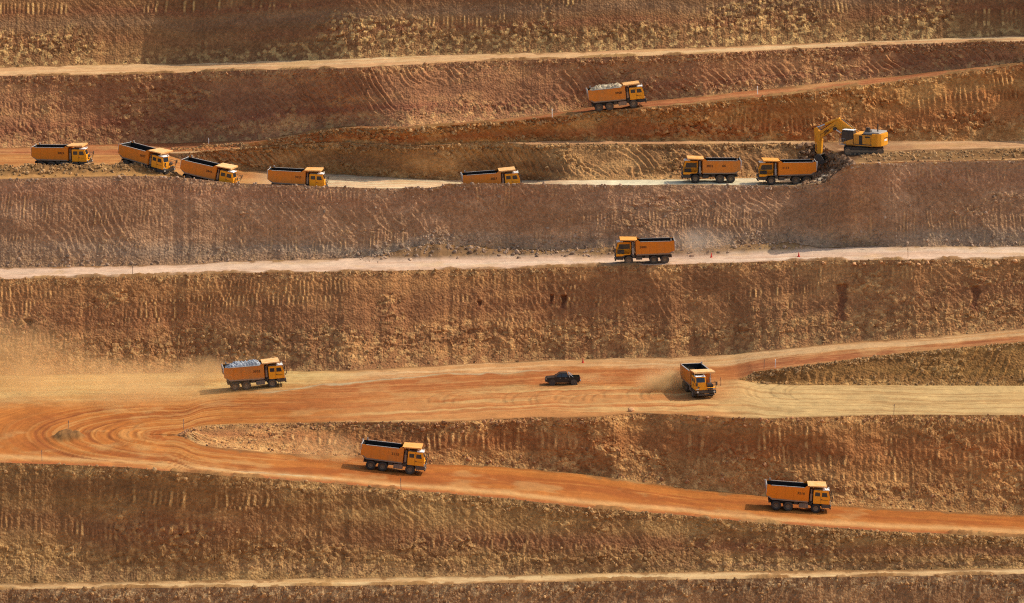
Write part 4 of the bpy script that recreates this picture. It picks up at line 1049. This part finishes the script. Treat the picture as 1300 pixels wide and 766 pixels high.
# ------------------------------------------------------------------ black pickup
pp = at_road(714.5, 489.2, zM)
P_M = Matrix.Translation((pp[0], pp[1] + .8, pp[2] + .0)) @ Matrix.Rotation(radians(183), 4, 'Z')
pk = empty('pickup_truck', P_M)
tag(pk, 'black double cab pickup driving left on the turning ground', 'pickup truck')
body = MB().prism([(2.55, .55), (2.60, .95), (2.45, 1.12), (1.15, 1.20), (1.0, 1.22), (-.75, 1.22), (-.78, .50), (1.2, .42)], -.92, .92)
bo = obj('body', body.mesh('body', M_BLACKP, .06, True), pk)
gh = MB(); zt_, zb_ = 1.80, 1.2
top = [(.45, zt_), (-.55, zt_ + .02)]
lowp = [(1.25, zb_), (-.85, zb_)]
gh.add([(1.25, -.86, zb_), (1.25, .86, zb_), (-.85, .86, zb_), (-.85, -.86, zb_), (.45, -.72, zt_), (.45, .72, zt_), (-.62, .72, zt_ + .02), (-.62, -.72, zt_ + .02)],
       [(0, 3, 2, 1), (4, 5, 6, 7), (0, 1, 5, 4), (1, 2, 6, 5), (2, 3, 7, 6), (3, 0, 4, 7)])
gho = obj('cab', gh.mesh('cab', M_BLACKP, .05, True), pk)
def pane(p, n, off=.012):
    vs = [Vector(a) for a in p]; nv = Vector(n).normalized() * off
    return MB().add([v + nv for v in vs] + [v - nv * .5 for v in vs], [(0, 1, 2, 3), (7, 6, 5, 4), (0, 4, 5, 1), (1, 5, 6, 2), (2, 6, 7, 3), (3, 7, 4, 0)])
for sy in (-1, 1):
    yb_, yt_ = sy * .845, sy * .735
    obj('window', pane([(1.02, yb_, 1.25), (.26, yb_, 1.25), (.26, yt_, 1.72), (.46, yt_, 1.72)], (0, sy, .2)).mesh('window', M_GLASS), gho)
    obj('window', pane([(.18, yb_, 1.25), (-.62, yb_, 1.25), (-.56, yt_, 1.72), (.18, yt_, 1.72)], (0, sy, .2)).mesh('window', M_GLASS), gho)
    obj('headlight', MB().box(2.42, 2.58, sy * .78 - .14, sy * .78 + .14, .88, 1.03).mesh('headlight', M_LAMP, .03), bo)
    obj('door_handle', MB().box(.35, .5, sy * .925 - .015, sy * .925 + .015, 1.08, 1.12).box(-.5, -.35, sy * .925 - .015, sy * .925 + .015, 1.08, 1.12).mesh('door_handle', M_CHROME), bo)
    obj('mirror', MB().box(.98, 1.12, sy * 1.0 - .08, sy * 1.0 + .08, 1.22, 1.38).mesh('mirror', M_DARK, .02), gho)
    obj('tail_light', MB().box(-2.57, -2.5, sy * .86 - .07, sy * .86 + .07, .85, 1.15).mesh('tail_light', M_RED), pk)
obj('windscreen', pane([(1.18, -.74, 1.26), (1.18, .74, 1.26), (.52, .64, 1.75), (.52, -.64, 1.75)], (.6, 0, .8)).mesh('windscreen', M_GLASS), gho)
bed = MB().box(-2.55, -.80, -.92, -.84, .6, 1.22).box(-2.55, -.80, .84, .92, .6, 1.22).box(-2.55, -2.47, -.84, .84, .6, 1.2).box(-2.5, -.8, -.84, .84, .6, .72)
obj('cargo_bed', bed.mesh('cargo_bed', M_BLACKP, .02), pk)
obj('sports_bar', MB().tube([(-.95, -.78, 1.2), (-.85, -.7, 1.72), (-.85, .7, 1.72), (-.95, .78, 1.2)], .05).tube([(-.85, -.7, 1.72), (-1.5, -.8, 1.24)], .045).tube([(-.85, .7, 1.72), (-1.5, .8, 1.24)], .045).mesh('sports_bar', M_CHROME), pk)
obj('bumper', MB().box(2.45, 2.66, -.88, .88, .5, .75).mesh('bumper', M_DARK, .05), pk)
obj('rear_bumper', MB().box(-2.68, -2.52, -.86, .86, .55, .72).mesh('rear_bumper', M_RAIL, .03), pk)
obj('underbody', MB().box(-2.45, 2.3, -.6, .6, .32, .62).mesh('underbody', M_DARK), pk)
pw = MB().lathe([(.24, -.11), (.34, -.125), (.385, -.09), (.39, 0), (.385, .09), (.34, .125), (.24, .11)], 22).mesh('wheel', M_TYRE, smooth=True)
pr = MB().lathe([(.25, -.10), (.22, -.06), (.1, -.05), (.001, -.08)], 16).lathe([(.25, .10), (.22, .06), (.1, .05), (.001, .08)], 16).mesh('rim', M_CHROME, smooth=True)
for x in (1.62, -1.6):
    for y in (-.80, .80):
        w = obj('wheel', pw, pk); w.location = (x, y, .39); obj('rim', pr, w)
        obj('wheel_arch', MB().cyl((x, y + (-.135 if y < 0 else .135) * .5, .42), (x, y + (.127 if y > 0 else -.127), .42), .47, 18).mesh('wheel_arch', M_DARK), pk)

# ------------------------------------------------------------------ loose stones: uncountable rubble on each face
ICO_V = []
ph_ = (1 + 5 ** .5) / 2
for a_ in (-1, 1):
    for b_ in (-ph_, ph_):
        ICO_V += [(0, a_, b_), (a_, b_, 0), (b_, 0, a_)]
ICO_V = np.array(ICO_V, float) / np.linalg.norm([1, ph_])
def _ico_faces():
    bm = bmesh.new(); vs = [bm.verts.new(p) for p in ICO_V]
    bmesh.ops.convex_hull(bm, input=bm.verts); bm.verts.index_update()
    f = np.array([[v.index for v in fc.verts] for fc in bm.faces]); bm.free(); return f
ICO_F = _ico_faces()
def stone_cloud(name, P, sz, mat, label, sink=.25):
    n = len(P)
    V = np.repeat(ICO_V[None], n, 0)
    V = V * (1 + .45 * (rng.random((n, 12, 1)) - .5))
    V = V * (0.55 + .9 * rng.random((n, 1, 3)))
    q = rng.normal(size=(n, 4)); q /= np.linalg.norm(q, axis=1)[:, None]
    w_, x_, y_, z_ = q.T
    R = np.stack([np.stack([1 - 2 * (y_ ** 2 + z_ ** 2), 2 * (x_ * y_ - z_ * w_), 2 * (x_ * z_ + y_ * w_)], -1),
                  np.stack([2 * (x_ * y_ + z_ * w_), 1 - 2 * (x_ ** 2 + z_ ** 2), 2 * (y_ * z_ - x_ * w_)], -1),
                  np.stack([2 * (x_ * z_ - y_ * w_), 2 * (y_ * z_ + x_ * w_), 1 - 2 * (x_ ** 2 + y_ ** 2)], -1)], 1)
    V = np.einsum('nij,nkj->nki', R, V) * sz[:, None, None] + P[:, None, :]
    F = ICO_F[None] + 12 * np.arange(n)[:, None, None]
    o = mesh_np(name, V.reshape(-1, 3), F.reshape(-1, 3), mat)
    o['kind'] = 'stuff'; o['label'] = label
    return o

def scatter(key, n, mat, label, wc=2.5, wt=.6, wr=.25, smin=.07, smax=.30):
    D = FACES[key]
    inner = (np.abs(D['X']) < 88) & (D['Ls'][None, :] > 1.0)
    zone = np.clip(D['crest'], 0, 1) * wc + np.clip(D['toe'], 0, 1) * wt + D['rub'] * wr + .02
    if key == 'mine_face100': zone = zone * (D['wd'] < 5)
    p = (zone * inner).ravel(); p = p / p.sum()
    ii = rng.choice(p.size, n, p=p)
    P = np.stack([D['X'].ravel()[ii], D['Y'].ravel()[ii], D['Z'].ravel()[ii]], -1)
    P[:, 0] += rng.uniform(-.1, .1, n)
    sz = smin + (smax - smin) * rng.random(n) ** 5
    return stone_cloud('rubble', P, sz, mat, label)
S_TAN = stone_mat('tan_rubble', lin(150, 114, 72)); S_RED = stone_mat('red_rubble', lin(150, 106, 68)); S_GREY = stone_mat('mauve_rubble', lin(148, 120, 94))
scatter('mine_face100', 1500, S_TAN, 'loose stones on the face below the lowest road', wc=3)
scatter('mine_face120', 2600, S_TAN, 'loose stones on the tall face under the lower haul road')
scatter('mine_face140', 1800, S_RED, 'loose stones on the wedge face inside the hairpin')
scatter('mine_face160', 1200, S_TAN, 'loose stones on the low face under the upper ramp')
scatter('mine_face180', 3000, S_TAN, 'loose stones on the tall face below the pinkish road', wc=3)
scatter('mine_face200', 2200, S_GREY, 'loose stones on the face below the row of trucks', wc=2, wt=2)
scatter('mine_face220', 1800, S_TAN, 'loose stones on the low face behind the row of trucks')
scatter('mine_face240', 2200, S_TAN, 'loose stones on the ribbed face behind the excavator')
scatter('mine_face260', 3500, S_RED, 'loose stones on the face above the red ramp', wc=3)
scatter('mine_face280', 1500, S_TAN, 'loose stones on the face above the highest road', wt=2)
# stones on the heaps and windrows
def heap_pts(n, x0, x1, yfn, zfn, spread):
    x = rng.uniform(x0, x1, n); y = yfn(x) + rng.normal(0, spread, n)
    z = zfn(x, y) + bumps(x, y)
    return np.stack([x, y, z], -1)
ip = lambda arr: (lambda x: np.interp(x, X, arr))
P = heap_pts(700, -24, 46, lambda x: np.interp(x, X, t4) - 1.6, lambda x, y: np.interp(x, X, zR3), 1.0)
stone_cloud('rubble', P, .07 + .3 * rng.random(700) ** 4, S_GREY, 'loose stones on the heaps behind the pinkish road')
P = heap_pts(1100, -90, -52, lambda x: np.interp(x, X, c4) + 5.4, lambda x, y: np.interp(x, X, zR4), 1.5)
stone_cloud('rubble', P, .07 + .28 * rng.random(1100) ** 4, S_TAN, 'loose stones on the windrow before the left trucks')
P = heap_pts(1000, 55, 88, lambda x: np.interp(x, X, c4) + 5.4, lambda x, y: np.interp(x, X, zPl), 2.2)
stone_cloud('rubble', P, .07 + .28 * rng.random(1000) ** 4, S_TAN, 'loose stones on the windrow before the excavator')

# ------------------------------------------------------------------ boulders one can pick out
def boulder_mesh(seed):
    bm = bmesh.new(); bmesh.ops.create_icosphere(bm, subdivisions=2, radius=1)
    r = random.Random(seed); k = [Vector((r.uniform(-1, 1), r.uniform(-1, 1), r.uniform(-1, 1))).normalized() for _ in range(9)]
    lim = [r.uniform(.55, .85) for _ in k]
    for v in bm.verts:
        for n, l in zip(k, lim):
            d = v.co.dot(n)
            if d > l: v.co -= n * (d - l)
        v.co *= 1 + r.uniform(-.04, .04)
    me = bpy.data.meshes.new('boulder'); bm.to_mesh(me); bm.free(); return me
BM = [boulder_mesh(i) for i in range(5)]
bmat = [stone_mat('boulder_tan', lin(168, 124, 82)), stone_mat('boulder_grey', lin(150, 130, 104))]
def boulder(p, r, mi, label, group=None):
    me = random.choice(BM)
    if not me.materials: me.materials.append(bmat[0])
    o = obj('boulder', me)
    o.location = p; o.scale = [r * random.uniform(.8, 1.25), r * random.uniform(.8, 1.2), r * random.uniform(.65, .9)]; o.rotation_euler = [random.uniform(-.4, .4), random.uniform(-.4, .4), random.uniform(0, 6)]
    if mi: o.material_slots[0].link = 'OBJECT'; o.material_slots[0].material = bmat[mi]
    tag(o, label, 'boulder', group)
for u in (1012, 1046, 1051, 1085, 1098, 1118, 1140, 1152, 1164, 1176, 1198, 1227, 1262, 1285):
    x = at(u, 333, 31)[0]
    boulder((x, float(np.interp(x, X, c3)) - .35 + random.uniform(-.3, .2), float(np.interp(x, X, zR3)) - .15 - random.uniform(0, .5)), random.uniform(.22, .45), 0,
            'pale angular boulder on the right-hand rim of the pinkish middle road', 'boulders on the rim of the pinkish road')
for (x, y, z, r) in ((46.9, 98.6, 39.9, .45), (47.8, 98.4, 40.1, .5), (48.6, 97.7, 40.5, .65), (49.3, 98.4, 41.0, .55), (48.2, 100.2, 40.3, .6), (49.8, 97.4, 41.2, .45), (47.4, 102.0, 40.1, .55), (49.2, 101.0, 40.8, .42), (50.6, 99.0, 41.9, .45)):
    boulder((x, y, z), r, 1, 'grey brown boulder in the muck heap behind the truck being loaded', 'boulders of the muck heap')
p = at_road(801, 523, zM); boulder((p[0], p[1] + .5, p[2] + .15), .55, 0, 'dark lone boulder on the rim of the wedge below the driving pickup')
p = at_road(977, 731, zR0); boulder((p[0], p[1], p[2] + .1), .3, 0, 'small lone stone on the lowest road near the bottom right')

# muck heap rubble by the excavator
n = 900
x = 45.8 + 7.5 * rng.random(n); tt = rng.random(n)
yA, zA = np.interp(x, X, c4), np.interp(x, X, z4c); yB, zB = np.interp(x, X, t5), np.interp(x, X, z5t); yC, zC = np.interp(x, X, c5), np.interp(x, X, z5c)
y = np.where(tt < .5, yA + (yB - yA) * tt * 2, yB + (yC - yB) * (tt - .5) * 2); z = np.where(tt < .5, zA + (zB - zA) * tt * 2, zB + (zC - zB) * (tt - .5) * 2)
stone_cloud('rubble', np.stack([x, y, z], -1), .1 + .45 * rng.random(n) ** 3, stone_mat('muck_rubble', lin(116, 88, 62), .5), 'loose broken muck below the excavator bucket')

# ------------------------------------------------------------------ marker stakes and cones
stake_me = MB().prism([(-.035, 0), (.035, 0), (.035, 1.55), (0, 1.62), (-.035, 1.55)], -.03, .03).box(-.05, .05, -.045, .045, 1.3, 1.5).mesh('marker_stake', M_TANK)
white_me = MB().prism([(-.04, 0), (.04, 0), (.04, 1.35), (0, 1.42), (-.04, 1.35)], -.03, .03).box(-.055, .055, -.045, .045, 1.0, 1.3).mesh('marker_stake', M_WHITE)
STK = [(86, 548, zM, stake_me, 'thin stake on the small mound inside the bend'), (233, 546, zM, stake_me, 'thin stake at the nose of the wedge'),
       (53, 586, zR1, stake_me, 'thin stake at the outer rim of the hairpin, bottom left'), (509, 622, zR1, stake_me, 'thin stake on the haul road rim below the descending truck'),
       (168, 350.5, zR3, stake_me, 'thin stake on the left end of the pinkish road'), (1153, 328, zR3, stake_me, 'thin stake on the right end of the pinkish road'),
       (970, 470, zR2, stake_me, 'dark stake at the tip of the upper ramp, left one of two'), (984, 468, zR2, white_me, 'pale stake at the tip of the upper ramp, right one of two'),
       (265, 186, zR5, white_me, 'pale stake where the red ramp begins'), (701, 149, zR5, white_me, 'pale stake on the red ramp left of the climbing truck'),
       (962, 120, zR5, white_me, 'pale stake on the red ramp right of the climbing truck'), (915, 493, zM, stake_me, 'short dark stake right of the truck facing the viewer'),
       (1135, 527, zM, stake_me, 'short stake on the right rim of the wedge')]
for (u, v, za, me, lab) in STK:
    p = at_road(u, v, za); o = obj('marker_stake', me); o.location = (p[0], p[1] + .3, p[2] - .05 + float(bumps(np.array(p[0]), np.array(p[1] + .3))))
    o.rotation_euler = (random.uniform(-.06, .06), random.uniform(-.06, .06), random.uniform(0, 3))
    tag(o, lab, 'stake', 'marker stakes along the roads')
cone_me = MB().box(-.2, .2, -.2, .2, 0, .05).cyl((0, 0, .05), (0, 0, .75), .15, 12, .03).mesh('traffic_cone', M_RED)
for (u, v, za, lab) in ((903, 327, zR3, 'red cone on the pinkish road, left one of two'), (1014, 326, zR3, 'red cone on the pinkish road, right one of two'), (740, 461, zR2, 'red cone at the face toe above the pickup')):
    p = at_road(u, v, za); o = obj('traffic_cone', cone_me); o.location = (p[0], p[1], p[2]); tag(o, lab, 'cone', 'red cones')

# ------------------------------------------------------------------ dust thrown up by the wheels
def dust(c, r, dens, label, seed, ns=.35, col=(.93, .74, .50), rot=0.0):
    m = bpy.data.materials.new('dust'); m.use_nodes = True
    N, Lk = m.node_tree.nodes, m.node_tree.links
    N.remove(N['Principled BSDF'])
    pv = N.new('ShaderNodeVolumePrincipled'); pv.inputs['Color'].default_value = (*col, 1); pv.inputs['Anisotropy'].default_value = .25
    tc = N.new('ShaderNodeTexCoord')
    ln = N.new('ShaderNodeVectorMath'); ln.operation = 'LENGTH'; Lk.new(tc.outputs['Object'], ln.inputs[0])
    no = N.new('ShaderNodeTexNoise'); no.inputs['Scale'].default_value = ns; no.inputs['Detail'].default_value = 3
    geo = N.new('ShaderNodeNewGeometry')
    off = N.new('ShaderNodeVectorMath'); off.operation = 'ADD'; off.inputs[1].default_value = (seed, seed * 2.3, 0)
    Lk.new(geo.outputs['Position'], off.inputs[0]); Lk.new(off.outputs[0], no.inputs['Vector'])
    mr_ = N.new('ShaderNodeMapRange'); mr_.inputs[1].default_value = 1.0; mr_.inputs[2].default_value = .15; mr_.inputs[3].default_value = 0; mr_.inputs[4].default_value = 1; mr_.interpolation_type = 'SMOOTHSTEP'
    Lk.new(ln.outputs['Value'], mr_.inputs[0])
    m2 = N.new('ShaderNodeMapRange'); m2.inputs[1].default_value = .35; m2.inputs[2].default_value = .7; m2.inputs[3].default_value = .1; m2.inputs[4].default_value = 1.6
    Lk.new(no.outputs['Fac'], m2.inputs[0])
    a = N.new('ShaderNodeMath'); a.operation = 'MULTIPLY'; Lk.new(mr_.outputs[0], a.inputs[0]); Lk.new(m2.outputs[0], a.inputs[1])
    b = N.new('ShaderNodeMath'); b.operation = 'MULTIPLY'; b.inputs[1].default_value = dens; Lk.new(a.outputs[0], b.inputs[0])
    Lk.new(b.outputs[0], pv.inputs['Density'])
    Lk.new(pv.outputs[0], N['Material Output'].inputs['Volume'])
    bm = bmesh.new(); bmesh.ops.create_icosphere(bm, subdivisions=3, radius=1)
    me = bpy.data.meshes.new('dust_cloud'); bm.to_mesh(me); bm.free(); me.materials.append(m)
    o = obj('dust_cloud', me); o.location = c; o.scale = r; o.rotation_euler = (0, 0, rot)
    o['kind'] = 'stuff'; o['label'] = label
    return o
DC = (.97, .64, .30)
p = at_road(850, 500, zM); dust((p[0] + .2, p[1] + 3.5, p[2] + .9), (6.2, 5.0, 3.0), .80, 'dust cloud behind the truck facing the viewer', 3, .5, DC)
p = at_road(258, 489, zM); dust((p[0], p[1] + 2, p[2] + 1.2), (5.5, 4, 3.6), .40, 'dust puff right behind the truck with grey rock', 11, .45, DC)
p = at_road(110, 506, zM); dust((p[0], p[1] + 4, p[2] + 1.4), (30, 17, 4.5), .068, 'long dust veil trailing across the left of the turning ground', 17, .10, DC)
p = at_road(-10, 492, zM); dust((p[0] - 2, p[1] + 6, p[2] + 3.2), (22, 12, 8.0), .085, 'dust veil at the left before the tall face', 23, .12, DC)
p = at_road(415, 588, zR1); dust((p[0], p[1] + 2, p[2] + 1.4), (8.0, 4, 3.2), .14, 'thin dust behind the truck descending the haul road', 31, .35, DC)
p = at_road(890, 326, zR3); dust((p[0], p[1] + 2, p[2] + 1.8), (7.0, 4, 3.6), .12, 'thin dust behind the truck on the pinkish road', 41, .35, (.93, .80, .64))
p = at_road(755, 488, zM); dust((p[0], p[1] + 1, p[2] + .5), (5.0, 2.4, 1.2), .12, 'faint dust behind the pickup', 51, .5, DC)
